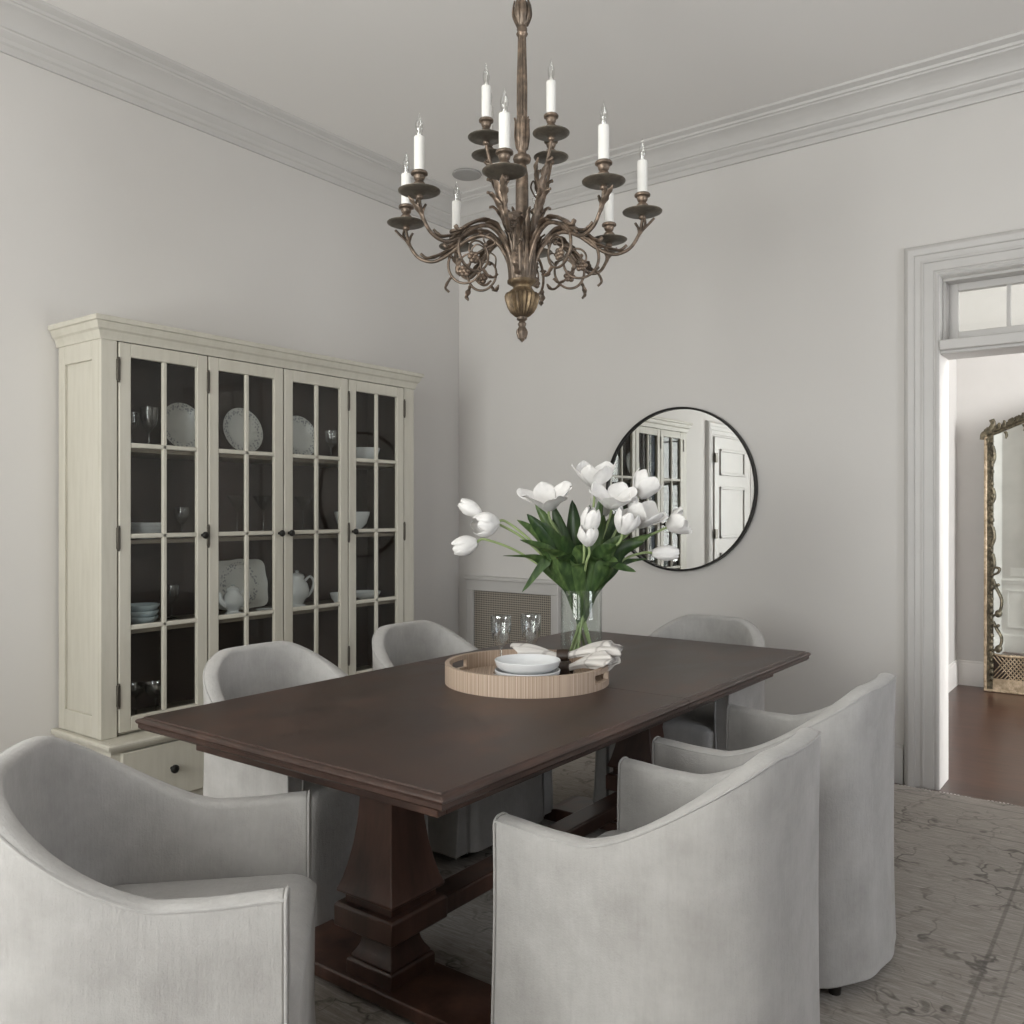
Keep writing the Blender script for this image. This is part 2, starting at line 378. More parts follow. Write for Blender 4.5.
wall_holes('wall_east', m_wall, 'y', EAST, .15, SOUTH-.15, WT, [(-2.52, -1.48, .6, 2.85)])
def window(n, axis, pos, a0, a1, z0, z1, sgn):
    b = MB(); mid = (z0+z1)/2; am = (a0+a1)/2
    def bx(p, q, d0, d1, u0, u1):
        if axis == 'x': b.box(p, q, min(pos+d0*sgn, pos+d1*sgn), max(pos+d0*sgn, pos+d1*sgn), u0, u1)
        else: b.box(min(pos+d0*sgn, pos+d1*sgn), max(pos+d0*sgn, pos+d1*sgn), p, q, u0, u1)
    for (p, q, u0, u1) in ((a0, a0+.05, z0, z1), (a1-.05, a1, z0, z1), (a0, a1, z0, z0+.06), (a0, a1, z1-.06, z1), (a0, a1, mid-.03, mid+.03)): bx(p, q, .05, .11, u0, u1)
    for k in (1, 2): 
        x = a0+(a1-a0)*k/3; bx(x-.012, x+.012, .065, .095, z0, z1)
    for k in (1, 3): 
        z = z0+(z1-z0)*k/4; bx(a0, a1, .065, .095, z-.012, z+.012)
    bx(a0-.11, a0, -.02, 0, z0-.1, z1+.12); bx(a1, a1+.11, -.02, 0, z0-.1, z1+.12); bx(a0-.13, a1+.13, -.03, 0, z1, z1+.13); bx(a0-.14, a1+.14, -.05, 0, z0-.05, z0)
    o = struct(b.build('window_%d' % n, m_white)); g = MB()
    if axis == 'x': g.box(a0+.02, a1-.02, pos+.078*sgn-.002, pos+.078*sgn+.002, z0+.02, z1-.02)
    else: g.box(pos+.078*sgn-.002, pos+.078*sgn+.002, a0+.02, a1-.02, z0+.02, z1-.02)
    g.build('window_pane', m_winglass, o); return o
window(1, 'x', SOUTH, 1.0, 2.7, .6, 2.85, -1); window(2, 'x', SOUTH, 3.1, 4.3, .6, 2.85, -1)
window(3, 'y', EAST, -2.52, -1.48, .6, 2.85, 1)

# crown moulding (distance from wall, height below ceiling)
CP = [(0,-.200),(.012,-.200),(.016,-.188),(.016,-.172),(.024,-.165),(.030,-.150),(.042,-.138),(.050,-.128),(.052,-.122),(.060,-.118),(.066,-.104),(.082,-.078),(.104,-.058),(.122,-.048),(.126,-.040),(.134,-.038),(.138,-.026),(.150,-.020),(.162,-.012),(.166,0),(0,0)]
def crown(name, fn0, fn1, label):
    b = MB(); b.loops([[Vector(fn0(d, CEIL+h)) for d, h in CP], [Vector(fn1(d, CEIL+h)) for d, h in CP]])
    return struct(b.build(name, m_trim, ang=20), label)
crown('trim_1', lambda d, z: (d, SOUTH+d, z), lambda d, z: (d, -d, z), 'deep stepped crown moulding above the cabinet wall')
crown('trim_2', lambda d, z: (d, -d, z), lambda d, z: (EAST-d, -d, z), 'deep stepped crown moulding above the mirror wall')
crown('trim_3', lambda d, z: (EAST-d, -d, z), lambda d, z: (EAST-d, SOUTH+d, z), None)
crown('trim_4', lambda d, z: (EAST-d, SOUTH+d, z), lambda d, z: (d, SOUTH+d, z), None)
# baseboards
BP = [(0,0),(.018,0),(.018,.15),(.014,.165),(.010,.17),(.008,.185),(0,.19)]
def base(name, p, q, nrm):
    p, q, nrm = Vector(p), Vector(q), Vector(nrm); b = MB()
    b.loops([[p+nrm*d+Vector((0,0,z)) for d, z in BP], [q+nrm*d+Vector((0,0,z)) for d, z in BP]])
    return struct(b.build(name, m_trim, ang=20))
base('baseboard_back', (.85, 0, 0), (DX0-.155, 0, 0), (0,-1,0)); base('baseboard_back', (DX1+.155, 0, 0), (EAST, 0, 0), (0,-1,0))
base('baseboard_left', (0, -.5, 0), (0, 0, 0), (1,0,0)); base('baseboard_left', (0, -3.88, 0), (0, -2.80, 0), (1,0,0))
base('baseboard_east', (EAST, SOUTH, 0), (EAST, 0, 0), (-1,0,0)); base('baseboard_south', (0, SOUTH, 0), (EAST, SOUTH, 0), (0,1,0))

# doorway casing: fluted architrave, profile (distance from opening, projection)
KP = [(-.004,0),(-.004,.012),(.006,.016),(.012,.012),(.016,.012),(.020,.018),(.058,.020),(.062,.026),(.070,.026),(.074,.022),(.098,.024),(.102,.030),(.112,.034),(.128,.036),(.140,.030),(.150,.016),(.152,0)]
def casing(name, x0, x1, zt, fn, mat, label=None):      # fn(a, proj, z)
    b = MB()
    b.loops([[fn(x0-d, p, 0) for d, p in KP], [fn(x0-d, p, zt+d) for d, p in KP], [fn(x1+d, p, zt+d) for d, p in KP], [fn(x1+d, p, 0) for d, p in KP]])
    return struct(b.build(name, mat, ang=18), label)
casing('trim_5', DX0, DX1, DZ, lambda a, p, z: Vector((a, -p, z)), m_trim, 'moulded grey casing around the tall doorway')
casing('trim_6', DX0, DX1, DZ, lambda a, p, z: Vector((a, WT+p, z)), m_white)
b = MB(); b.box(DX0, DX0+.006, -.004, WT, 0, DZ); b.box(DX1-.006, DX1, -.004, WT, 0, DZ); b.box(DX0, DX1, -.004, WT, DZ-.006, DZ)
struct(b.build('trim_7', m_white), 'smooth white door jamb lining')
b = MB(); b.box(DX0+.006, DX1-.006, .0, WT-.005, 2.085, 2.125); b.box(DX0+.006, DX1-.006, -.022, .0, 2.10, 2.15); b.box(DX0+.006, DX1-.006, .02, WT-.01, 2.125, 2.155)
struct(b.build('trim_8', m_trim, bevel=.005), 'grey transom bar across the doorway head')
# transom sash
o = MB(); y0, y1 = WT-.065, WT-.025; tx0, tx1 = DX0+.006, DX1-.006
o.box(tx0, tx0+.055, y0, y1, 2.155, DZ-.006); o.box(tx1-.055, tx1, y0, y1, 2.155, DZ-.006); o.box(tx0+.055, tx1-.055, y0, y1, 2.155, 2.21); o.box(tx0+.055, tx1-.055, y0, y1, DZ-.056, DZ-.006)
gx0 = tx0+.055; gx1 = tx1-.055
for k in range(1, 4):
    x = gx0+(gx1-gx0)*k/4; o.box(x-.009, x+.009, y0+.008, y1-.008, 2.2, DZ-.05)
o.box(tx0, tx0+.014, .06, y0-.001, 2.155, DZ-.023); o.box(tx0, tx1, .06, y0-.001, DZ-.022, DZ-.006)
tr = struct(o.build('window_4', m_trim, bevel=.003), 'transom window with small panes above the doorway')
MB().box(gx0, gx1, (y0+y1)/2-.002, (y0+y1)/2+.002, 2.21, DZ-.056).build('window_pane', m_winglass, tr)

# hall beyond
HX0, HY1, HX1 = 2.587, 2.89, 6.5
struct(MB().box(HX0-.12, HX0, WT, HY1+.12, 0, CEIL).build('wall_hall_left', m_hall), 'short white hall wall left of the doorway')
struct(MB().box(HX0-.12, HX1, HY1, HY1+.12, 0, CEIL).build('wall_hall_far', m_hall), 'white hall wall behind the gilt mirror')
struct(MB().box(HX1, HX1+.12, 0, HY1+.12, 0, .5).box(HX1, HX1+.12, 0, HY1+.12, 3.0, CEIL).box(HX1, HX1+.12, 0, .40, .5, 3.0).box(HX1, HX1+.12, 1.50, HY1+.12, .5, 3.0).build('wall_hall_east', m_hall))
base('baseboard_hall', (HX0, WT, 0), (HX0, HY1, 0), (1,0,0)).data.materials[0] = m_white
base('baseboard_hall_far', (HX0, HY1, 0), (HX1, HY1, 0), (0,-1,0)).data.materials[0] = m_white
struct(MB().box(EAST, HX1, WT-.12, WT, 0, CEIL).build('wall_hall_near', m_hall))
# wainscot on the hall side of the back wall (seen in the gilt mirror) and its far side of the doorway
def wains(name, x0, x1):
    b = MB(); y = WT; b.box(x0, x1, y, y+.012, 0, .70); b.box(x0, x1, y, y+.035, .70, .73); b.box(x0, x1, y, y+.022, .67, .70); b.box(x0, x1, y, y+.022, 0, .17)
    n = max(1, round((x1-x0)/.22)); 
    for k in range(n):
        a = x0+(x1-x0)*(k+.18)/n; c = x0+(x1-x0)*(k+.82)/n
        for (p, q, u, v) in ((a, c, .24, .255), (a, c, .60, .615), (a, a+.015, .24, .615), (c-.015, c, .24, .615)): b.box(p, q, y+.010, y+.022, u, v)
    return struct(b.build(name, m_white, bevel=.003))
wains('trim_9', HX0, DX0-.155); wains('trim_10', DX1+.155, HX1)
sw = MB().box(2.66, 2.80, WT, WT+.006, .75, .83).build('switch_plate', m_plateplastic, bevel=.002)
tag(sw, 'small white switch plate above the panelled dado, seen in the gilt mirror', 'switch')
for k in range(3): MB().box(2.688+.035*k, 2.702+.035*k, WT+.006, WT+.011, .775, .805).build('toggle', m_plateplastic, sw)

# panelled door on the left wall (seen in the round mirror)
DY0, DY1, DH = -4.93, -4.04, 2.12
b = MB(); b.box(0, .03, DY0, DY1, .01, DH)
d1 = struct(b.build('door_1', m_trim), 'white panelled door seen in the round mirror')
for (y0_, y1_) in ((DY0+.12, DY1-.12),):
    for (z0_, z1_) in ((.22, .9), (1.05, 1.60), (1.72, 2.0)):
        p = MB()
        for (a, c, u, v) in ((y0_, y1_, z0_, z0_+.03), (y0_, y1_, z1_-.03, z1_), (y0_, y0_+.03, z0_, z1_), (y1_-.03, y1_, z0_, z1_)): p.box(.03, .045, a, c, u, v)
        p.build('door_panel', m_trim, d1, bevel=.006)
for z in (.3, 1.1, 1.9): MB().box(.028, .05, DY1-.03, DY1+.02, z-.05, z+.05).build('hinge', m_hinge, d1)
b = MB().lathe([(.012,0),(.012,.04),(.028,.05),(.03,.065),(.02,.08),(0,.082)], (.03, DY0+.07, 1.0), axis=(1,0,0)); b.build('door_knob', m_hinge, d1)
casing('trim_11', DY0-.01, DY1+.01, DH+.01, lambda a, p, z: Vector((p, a, z)), m_trim)

# ceiling disc near the corner
cp = ray(467, 172, 5.42)
b = MB().lathe([(0,-.001),(.088,-.001),(.092,-.008),(.088,-.014),(.07,-.018),(0,-.020)], (cp.x, cp.y, CEIL), 40)
tag(b.build('ceiling_vent', simple('grey_disc', (.36,.35,.34,1), .7)), 'small flat round grey disc vent on the ceiling near the corner of the room', 'vent')

# wall grille low at the corner
GX0, GX1, GZ0, GZ1 = .10, .845, .10, .89
gr = thing('air_grille', ((GX0+GX1)/2, 0, GZ0), 'low wall grille with punched metal screen in a painted frame near the corner', 'grille')
hw = (GX1-GX0)/2; gh = GZ1-GZ0; b = MB()
for (p, q, u, v) in ((-hw, hw, gh-.085, gh), (-hw, hw, 0, .07), (-hw, -hw+.055, .07, gh-.085), (hw-.055, hw, .07, gh-.085)): b.box(p, q, -.045, 0, u, v)
b.box(-hw-.012, hw+.012, -.058, 0, gh-.012, gh+.012); b.build('frame', m_trim, gr, bevel=.004)
MB().box(-hw+.055, hw-.055, -.022, -.014, .07, gh-.085).build('screen', m_grille, gr)

# ------------------------------------------------------------------ rug
rug = MB().box(-1.79, 1.79, -2.15, 2.15, 0, .012).build('area_rug', m_rug, bevel=.004)
rug.location = (2.16, -2.22, 0); tag(rug, 'large faded taupe patterned rug under the dining table', 'rug')
fr = MB()
for k in range(230):
    x = -1.78+3.56*k/229; fr.box(x-.004, x+.004, 2.14, 2.165+random.random()*.012, .001, .006)
fr.build('fringe', m_napkin, rug)['kind'] = 'stuff'

# ------------------------------------------------------------------ dining table
TX0, TX1, TY0, TY1, TZ = 1.575, 2.711, -3.25, -.97, .76
tcx = (TX0+TX1)/2; tcy = (TY0+TY1)/2; RZ = .012
table = thing('dining_table', (tcx, tcy, 0), 'long dark walnut double pedestal dining table in the middle of the rug', 'table')
def rect_stack(b, layers, cx=0, cy=0):
    cx += .015
    L = [[Vector((cx+sx*hx, cy+sy*hy, z)) for sx, sy in ((-1,-1),(1,-1),(1,1),(-1,1))] for (z, hx, hy) in layers]
    return b.loops(L)
hx, hy = (TX1-TX0)/2, (TY1-TY0)/2
EP = [(.722,.020),(.724,.012),(.730,.006),(.740,.006),(.743,.002),(.748,0),(.752,.002),(.7545,.006),(.756,.010),(.7565,.016),(.760,.018),(.760,.03)]
for k, (ya, yb) in enumerate(((-hy, 0), (0, hy))):
    b = MB(); L = []
    for z, i in EP:
        a = ya+i if k == 0 else .0012; c = yb-i if k == 1 else -.0012
        L.append([Vector((-hx+i, a, z)), Vector((hx-i, a, z)), Vector((hx-i, c, z)), Vector((-hx+i, c, z))])
    b.loops(L); b.build('tabletop', m_table, table, ang=25)
b = MB(); ai = .115
for (x0, x1, y0, y1) in ((-hx+ai, hx-ai, -hy+ai, -hy+ai+.03), (-hx+ai, hx-ai, hy-ai-.03, hy-ai), (-hx+ai, -hx+ai+.03, -hy+ai+.03, hy-ai-.03), (hx-ai-.03, hx-ai, -hy+ai+.03, hy-ai-.03)): b.box(x0, x1, y0, y1, .660, .722)
b.build('apron', m_table, table, bevel=.003)
PY = .725
def pedestal(y):
    b = MB()
    rect_stack(b, [(.69,.17,.17),(.722,.17,.17)], 0, y)
    lay = [(.292,.104),(.300,.106),(.306,.103),(.33,.094),(.37,.084),(.42,.074),(.48,.066),(.54,.0615),(.60,.0605),(.65,.062),(.675,.066),(.69,.075)]
    rect_stack(b, [(z, h, h) for z, h in lay], 0, y)
    rect_stack(b, [(.262,.088,.088),(.294,.088,.088)], 0, y)
    rect_stack(b, [(.198,.104,.104),(.202,.110,.110),(.258,.110,.110),(.265,.104,.104)], 0, y)
    rect_stack(b, [(.17,.066,.066),(.200,.070,.070)], 0, y)
    rect_stack(b, [(.112,.078,.078),(.120,.076,.076),(.135,.066,.066),(.15,.059,.059),(.17,.055,.055),(.2,.055,.055)], 0, y)
    rect_stack(b, [(.066,.086,.086),(.106,.086,.086),(.112,.080,.080)], 0, y)
    o = b.build('pedestal', m_ped, table, bevel=.0025)
    f = MB(); prof = [(-.41,RZ),(-.41,.045),(-.39,.060),(-.34,.069),(.34,.069),(.39,.060),(.41,.045),(.41,RZ),(.33,RZ),(.28,.03),(-.28,.03),(-.33,RZ)]
    f.loops([[Vector((x, y-.105, z)) for x, z in prof], [Vector((x, y+.105, z)) for x, z in prof]])
    f.build('foot', m_ped, table, bevel=.005)
for q_ in (-PY, PY): pedestal(q_)
MB().box(-.045, .045, -PY+.10, PY-.10, .150, .205).build('stretcher', m_ped, table, bevel=.006)

# ------------------------------------------------------------------ chairs
def smooth(a, b_, t):
    u = min(1, max(0, (t-a)/(b_-a))); return u*u*(3-2*u)
def chair(loc, rz, label):
    t = thing('dining_chair', loc, label, 'chair', 'grey slipcovered barrel chairs', rz)
    return t
def chair_parts(t):
    HW, FR, BK, XS = .304, .30, -.285, .03; n_ = 2.8
    P = [Vector((FR-(FR-XS)*i/9, HW)) for i in range(9)]
    for i in range(0, 33):
        a = PI/2+PI*i/32; c, s_ = math.cos(a), math.sin(a)
        P.append(Vector((XS-(XS-BK)*abs(c)**(2/n_), HW*math.copysign(abs(s_)**(2/n_), s_))))
    P += [Vector((XS+(FR-XS)*(i+1)/9, -HW)) for i in range(9)]
    # resample evenly
    S = [0]
    for i in range(1, len(P)): S.append(S[-1]+(P[i]-P[i-1]).length)
    N = 84; Q = []; 
    for k in range(N+1):
        s = S[-1]*k/N; j = max(i for i in range(len(S)) if S[i] <= s+1e-9); j = min(j, len(P)-2)
        Q.append(P[j].lerp(P[j+1], (s-S[j])/max(1e-9, S[j+1]-S[j])))
    TH = .052; rnd = random.Random(3)
    L = []; rim = []; innr = []
    for k, p in enumerate(Q):
        tg = (Q[min(k+1, N)]-Q[max(k-1, 0)]).normalized(); nn = Vector((-tg.y, tg.x))   # path runs +y side to back: outward normal
        if nn.dot(p-Vector((0.05,0))) < 0: nn = -nn
        tt = 1-abs(2*k/N-1)
        h = .644+.204*(.7*smooth(.26, .86, tt)+.3*min(1, max(0, (tt-.28)/.55)))+.007*(1-smooth(0, .18, tt))
        lean = .008*smooth(.5, .9, tt); loop = []; z0 = .050
        ph = 9*k/N*PI
        for j in range(13):
            u = j/12; z = z0+(h-.017-z0)*u
            o = .010*(1-u)**2 + .0035*math.sin(ph+5*u)*(1-u) + lean*u*u + .003*math.sin(2.3*ph+3*u)*(1-u) - .004*math.sin(PI*u)
            q = p+nn*o; loop.append(Vector((q.x, q.y, z)))
        top = p+nn*lean
        for j in range(1, 8):
            a = PI*j/8; off = -TH/2+TH/2*math.cos(a); q = top+nn*off; loop.append(Vector((q.x, q.y, h-.017+.017*math.sin(a)**.8)))
        for j in range(9):
            u = j/8; z = (h-.017)*(1-u)+.38*u; q = p-nn*(TH-lean*(1-u)+.006*math.sin(PI*u)); loop.append(Vector((q.x, q.y, z)))
        q = p-nn*TH; loop.append(Vector((q.x, q.y, z0)))
        L.append(loop); q = p+nn*(lean-.002); rim.append(Vector((q.x, q.y, h-.009)))
    b = MB(); b.loops(L); b.build('slipcover', m_fab, t, ang=50, bevel=.006)
    # piping along the outer rim and round both arm fronts
    pb = MB(); pb.tube(rim, .0032, 6)
    for lp in (L[0], L[-1]):
        pb.tube([v+Vector((.001,0,0)) for v in lp], .0032, 6)
    pb.build('piping', m_pipe, t)
    # seat block with skirt down to the floor
    def rr(hx_, hy_, r, z, cx):
        pts = []
        for (sx, sy, a0) in ((1,1,0),(-1,1,90),(-1,-1,180),(1,-1,270)):
            for i in range(6):
                a = math.radians(a0+90*i/5); pts.append(Vector((cx+sx*(hx_-r)+r*math.cos(a), sy*(hy_-r)+r*math.sin(a), z)))
        return pts
    b = MB(); wY = HW-TH-.004; cx = .070; hxx = .250
    lay = [(.052,0),(.2,.002),(.40,.0),(.452,-.003),(.462,.004),(.472,.015),(.478,.035),(.482,.07),(.485,.13),(.486,.2)]
    b.loops([rr(hxx-i+(.006 if z < .1 else 0), wY-i, max(.012, .05-i*.2), z, cx) for z, i in lay])
    b.build('seat', m_fab, t, ang=50)
    for sx in (-.2, .24):
        for sy in (-.2, .2):
            MB().lathe([(.016,RZ),(.022,.06),(.022,.08)], (sx, sy, 0), 12).build('foot', m_foot, t)
c0 = chair((0,0,0), 0, ''); chair_parts(c0)
specs = [ # centre x, y, heading, label
 ((0,0), 0, 'near grey barrel chair turned sideways at the left front, its whole seat showing'),
 ((2.975,-2.73), PI, 'grey barrel chair seen from behind, nearest one on the right side of the table'),
 ((2.945,-1.92), PI, 'grey barrel chair on the right side, farther one, beside the doorway'),
 ((1.48,-2.585), 0, 'grey barrel chair between table and cabinet, back in front of the middle cabinet doors'),
 ((1.48,-1.80), 0, 'grey barrel chair between table and cabinet, back before the last cabinet door'),
 ((2.20,-1.02), -PI/2, 'grey barrel chair at the far head of the table, below the round mirror'),
]
fpos = cl(-.449-.30*.988, 1.838-.30*.157, 0)
for i, ((x, y), h, lab) in enumerate(specs):
    o = c0 if i == 0 else copy_tree(c0)
    if i == 0: x, y, h = fpos.x, fpos.y, math.atan2(.718, .697)
    o.location = (x, y, 0); o.rotation_euler = (0, 0, h); o['label'] = lab

# ------------------------------------------------------------------ display cabinet
CX, CY0, CY1 = .369, -2.707, -.841; BX = .47
cab = thing('display_cabinet', (0, (CY0+CY1)/2, 0), 'tall cream painted glass fronted display cabinet on a low drawer base against the left wall', 'cabinet')
oy = (CY0+CY1)/2
def cb(mb, x0, x1, y0, y1, z0, z1): return mb.box(x0, x1, y0-oy, y1-oy, z0, z1)
Z0, Z1 = .39, 2.055
doorY = [-2.635, -2.208, -1.780, -1.352, -.925]
b = MB(); st = CX-.02
cb(b, .02, CX-.022, CY0+.012, CY0+.03, Z0, Z1); cb(b, .02, CX-.022, CY1-.03, CY1-.012, Z0, Z1)
for yy in (CY0, CY1-.012):       # side frames: stiles and rails over a recessed panel
    cb(b, .01, .065, yy, yy+.012, Z0, Z1); cb(b, CX-.075, CX-.0205, yy, yy+.012, Z0, Z1)
    cb(b, .065, CX-.075, yy, yy+.012, Z0, Z0+.09); cb(b, .065, CX-.075, yy, yy+.012, Z1-.09, Z1)
cb(b, st, CX, CY0, doorY[0]-.003, Z0, Z1); cb(b, st, CX, doorY[4]+.003, CY1, Z0, Z1)
cb(b, .012, CX-.002, CY0+.002, CY1-.002, Z1+.001, Z1+.02); cb(b, .012, CX-.022, CY0+.013, CY1-.013, Z0+.001, Z0+.012)
b.build('body', m_cream, cab, bevel=.002)
b = MB(); cb(b, .01, .02, CY0+.03, CY1-.03, Z0, Z1); cb(b, .02, CX-.03, CY0+.03, CY0+.034, Z0, Z1); cb(b, .02, CX-.03, CY1-.034, CY1-.03, Z0, Z1)
cb(b, .02, CX-.03, CY0+.03, CY1-.03, Z1-.012, Z1-.006)
b.build('back_panel', m_cabin, cab)
SH = [.405, .825, 1.21, 1.605]
for z in SH: MB().box(.02, CX-.045, CY0+.034-oy, CY1-.034-oy, z-.018, z).build('shelf', m_shelf, cab, bevel=.002)
# cornice
NP = [(q*.72, z_) for q, z_ in ((0,2.045),(.008,2.045),(.012,2.060),(.018,2.070),(.022,2.078),(.034,2.086),(.040,2.098),(.044,2.106),(.046,2.112),(.058,2.116),(.060,2.130),(.056,2.136),(0,2.136))]
b = MB(); b.loops([[Vector((.005, CY0-d-oy, z)) for d, z in NP], [Vector((CX+d, CY0-d-oy, z)) for d, z in NP], [Vector((CX+d, CY1+d-oy, z)) for d, z in NP], [Vector((.005, CY1+d-oy, z)) for d, z in NP]])
cb(b, .005, CX+.03, CY0-.03, CY1+.03, 2.10, 2.134)
b.build('cornice', m_cream, cab, ang=20)
# doors
for k in range(4):
    y0, y1 = doorY[k]+.004, doorY[k+1]-.004; x0, x1 = CX-.018, CX+.004
    z0, z1 = .405, 2.042; sw_ = .052; b = MB()
    cb(b, x0, x1, y0, y0+sw_, z0, z1); cb(b, x0, x1, y1-sw_, y1, z0, z1); cb(b, x0, x1, y0+sw_, y1-sw_, z1-.058, z1); cb(b, x0, x1, y0+sw_, y1-sw_, z0, z0+.06)
    d = b.build('door', m_cream, cab, bevel=.003)
    b = MB(); ymid = (y0+y1)/2
    cb(b, x0+.003, x1-.002, ymid-.010, ymid+.010, z0+.06, z1-.058)
    for z in (.841, 1.228, 1.613): cb(b, x0+.003, x1-.002, y0+sw_, y1-sw_, z-.010, z+.010)
    b.build('muntins', m_cream, d, bevel=.004)
    g = MB(); cb(g, x0+.004, x0+.007, y0+sw_-.005, y1-sw_+.005, z0+.055, z1-.053); g.build('glass', m_pane, d)
    left = k in (0, 1); hyy = y0-.004 if left else y1+.004
    for z in (.56, 1.22, 1.925):
        g = MB(); cb(g, x1-.006, x1+.006, hyy-.007, hyy+.007, z-.045, z+.045); g.ball((x1+.002, hyy-oy, z+.048), .006); g.ball((x1+.002, hyy-oy, z-.048), .006)
        g.build('hinge', m_hinge, d, bevel=.002)
    ky = y1-.026 if k in (0, 1) else y0+.026
    MB().lathe([(.007,0),(.006,.012),(.012,.016),(.016,.022),(.016,.029),(.010,.035),(0,.036)], (x1, ky-oy, 1.225), 16, axis=(1,0,0)).build('knob', m_black, d)
# lower base with drawers
b = MB(); cb(b, .01, BX-.02, CY0-.005, CY1+.005, .08, .36)
b.build('base', m_cream, cab, bevel=.003)
WP = [(0,.352),(.006,.352),(.010,.362),(.022,.366),(.026,.376),(.026,.384),(.020,.390),(0,.390)]
b = MB(); b.loops([[Vector((.005, CY0-d-.005-oy, z)) for d, z in WP], [Vector((BX-.008+d, CY0-d-.005-oy, z)) for d, z in WP], [Vector((BX-.008+d, CY1+d+.005-oy, z)) for d, z in WP], [Vector((.005, CY1+d+.005-oy, z)) for d, z in WP]])
cb(b, .005, BX, CY0, CY1, .36, .389); b.build('waist_moulding', m_cream, cab, ang=20)
b = MB(); cb(b, .03, BX-.03, CY0+.02, CY1-.02, 0, .08); b.build('plinth', m_cream, cab)
for k in range(4):
    y0 = CY0+.03+(CY1-CY0-.06)*k/4+.006; y1 = CY0+.03+(CY1-CY0-.06)*(k+1)/4-.006; b = MB()
    cb(b, BX-.02, BX, y0, y1, .11, .345); d = b.build('drawer', m_drawer, cab, bevel=.004)
    MB().lathe([(.007,0),(.006,.012),(.013,.016),(.018,.022),(.018,.030),(.011,.036),(0,.037)], (BX, (y0+y1)/2-oy, .235), 16, axis=(1,0,0)).build('knob', m_black, d)

# crockery in the cabinet
def std_plate(px, x, r, z0, label):
    D, y = at_x(px, x); o = MB()
    prof = [(0,.006),(r*.55,.006),(r*.62,.010),(r*.97,.022),(r,.025),(r*.99,.021),(r*.62,.003),(r*.5,0),(0,0)]
    o.lathe(prof, n=40); p = o.build('dinner_plate', m_plate)
    p.rotation_euler = (0, math.radians(78), 0); p.location = (x-.02, y, z0+r*math.sin(math.radians(78))+.004)
    return tag(p, label, 'plate', 'patterned plates standing in the cabinet')
S1, S2, S3, S4 = 1.607, 1.212, .827, .407
std_plate(183, .12, .115, S1+.012, 'patterned round plate standing behind the first cabinet door')
std_plate(243, .12, .118, S1+.014, 'patterned round plate standing behind the second cabinet door')
std_plate(300, .12, .115, S1+.012, 'patterned round plate standing behind the third cabinet door')
def stemware(x, y, z, H, R, kind, label, group, mat=None):
    b = MB()
    if kind == 'wine': prof = [(R*.78,0),(R*.75,.003),(.006,.008),(.0042,H*.2),(.0045,H*.42),(R*.45,H*.50),(R*.85,H*.62),(R*.97,H*.75),(R,H*.88),(R*.98,H),(R*.95,H),(R*.97,H*.88),(R*.93,H*.75),(R*.8,H*.63),(R*.4,H*.53),(0,H*.5)]
    elif kind == 'martini': prof = [(R*.62,0),(R*.6,.003),(.005,.006),(.0035,H*.6),(.008,H*.63),(R,H),(R-.003,H),(.006,H*.65),(0,H*.65)]
    elif kind == 'coupe': prof = [(R*.6,0),(R*.58,.003),(.005,.006),(.004,H*.55),(R*.4,H*.62),(R*.85,H*.75),(R,H),(R-.003,H),(R*.8,H*.77),(R*.3,H*.65),(0,H*.64)]
    b.lathe(prof, n=28); o = b.build('wine_glass' if kind == 'wine' else kind+'_glass', mat or m_stemglass, ang=60); o.location = (x, y, z)
    return tag(o, label, 'glass', group)
m_cg = glassy('cabinet_stemware_glass', (.80,.80,.80,1), 1.5, .08, 1.8, .08)
def cabinet_glass(px, x, z, H, R, kind, label):
    D, y = at_x(px, x); return stemware(x, y, z, H, R, kind, label, 'glasses in the cabinet', m_cg)

cabinet_glass(149, .24, S1, .19, .038, 'wine', 'large wine goblet on the top shelf behind the first cabinet door')
cabinet_glass(132, .16, S1, .17, .032, 'wine', 'wine goblet on the top shelf at the left side panel of the cabinet')
cabinet_glass(331, .20, S1, .17, .034, 'wine', 'single wine goblet on the top shelf, right of the plates')
cabinet_glass(237, .20, S2, .20, .055, 'martini', 'martini glass on the second shelf at the left of the second cabinet door')
cabinet_glass(263, .20, S2, .20, .055, 'martini', 'martini glass on the second shelf at the right of the second cabinet door')
cabinet_glass(303, .22, S2, .20, .052, 'martini', 'martini glass on the second shelf behind the third cabinet door')
cabinet_glass(156, .26, S4, .16, .05, 'coupe', 'shallow coupe glass on the bottom shelf behind the first cabinet door')
cabinet_glass(136, .16, S4, .15, .045, 'coupe', 'shallow coupe glass on the bottom shelf beside the left side panel')
cabinet_glass(182, .16, S2, .14, .035, 'wine', 'small goblet on the second shelf right of the white bowls')
cabinet_glass(172, .13, S3, .16, .034, 'wine', 'tall goblet on the third shelf behind the pale bowls')
def bowl(x, y, z, R, H, label, group, cat='bowl', name='bowl', mat=None, foot=.5):
    b = MB().lathe([(0,.004),(R*foot*.9,.004),(R*foot*.9,0),(R*foot,0),(R*foot,.006),(R*.82,H*.45),(R*.97,H*.85),(R,H),(R-.004,H),(R*.92,H*.85),(R*.76,H*.5),(R*foot*.8,.012),(0,.011)], n=36)
    o = b.build(name, mat or m_porc, ang=60); o.location = (x, y, z); return tag(o, label, cat, group)
m_blue = simple('pale_blue_glaze', (.50,.58,.62,1), .2)
D, y = at_x(146, .22)
for k, t_ in enumerate(('lowest of the white bowls stacked on the second shelf', 'second from below of the white bowls stacked on the second shelf', 'topmost of the white bowls stacked on the second shelf')):
    bowl(.22, y, S2+.018*k, .085, .034, t_, 'white bowls on the second shelf')
D, y = at_x(142, .24)
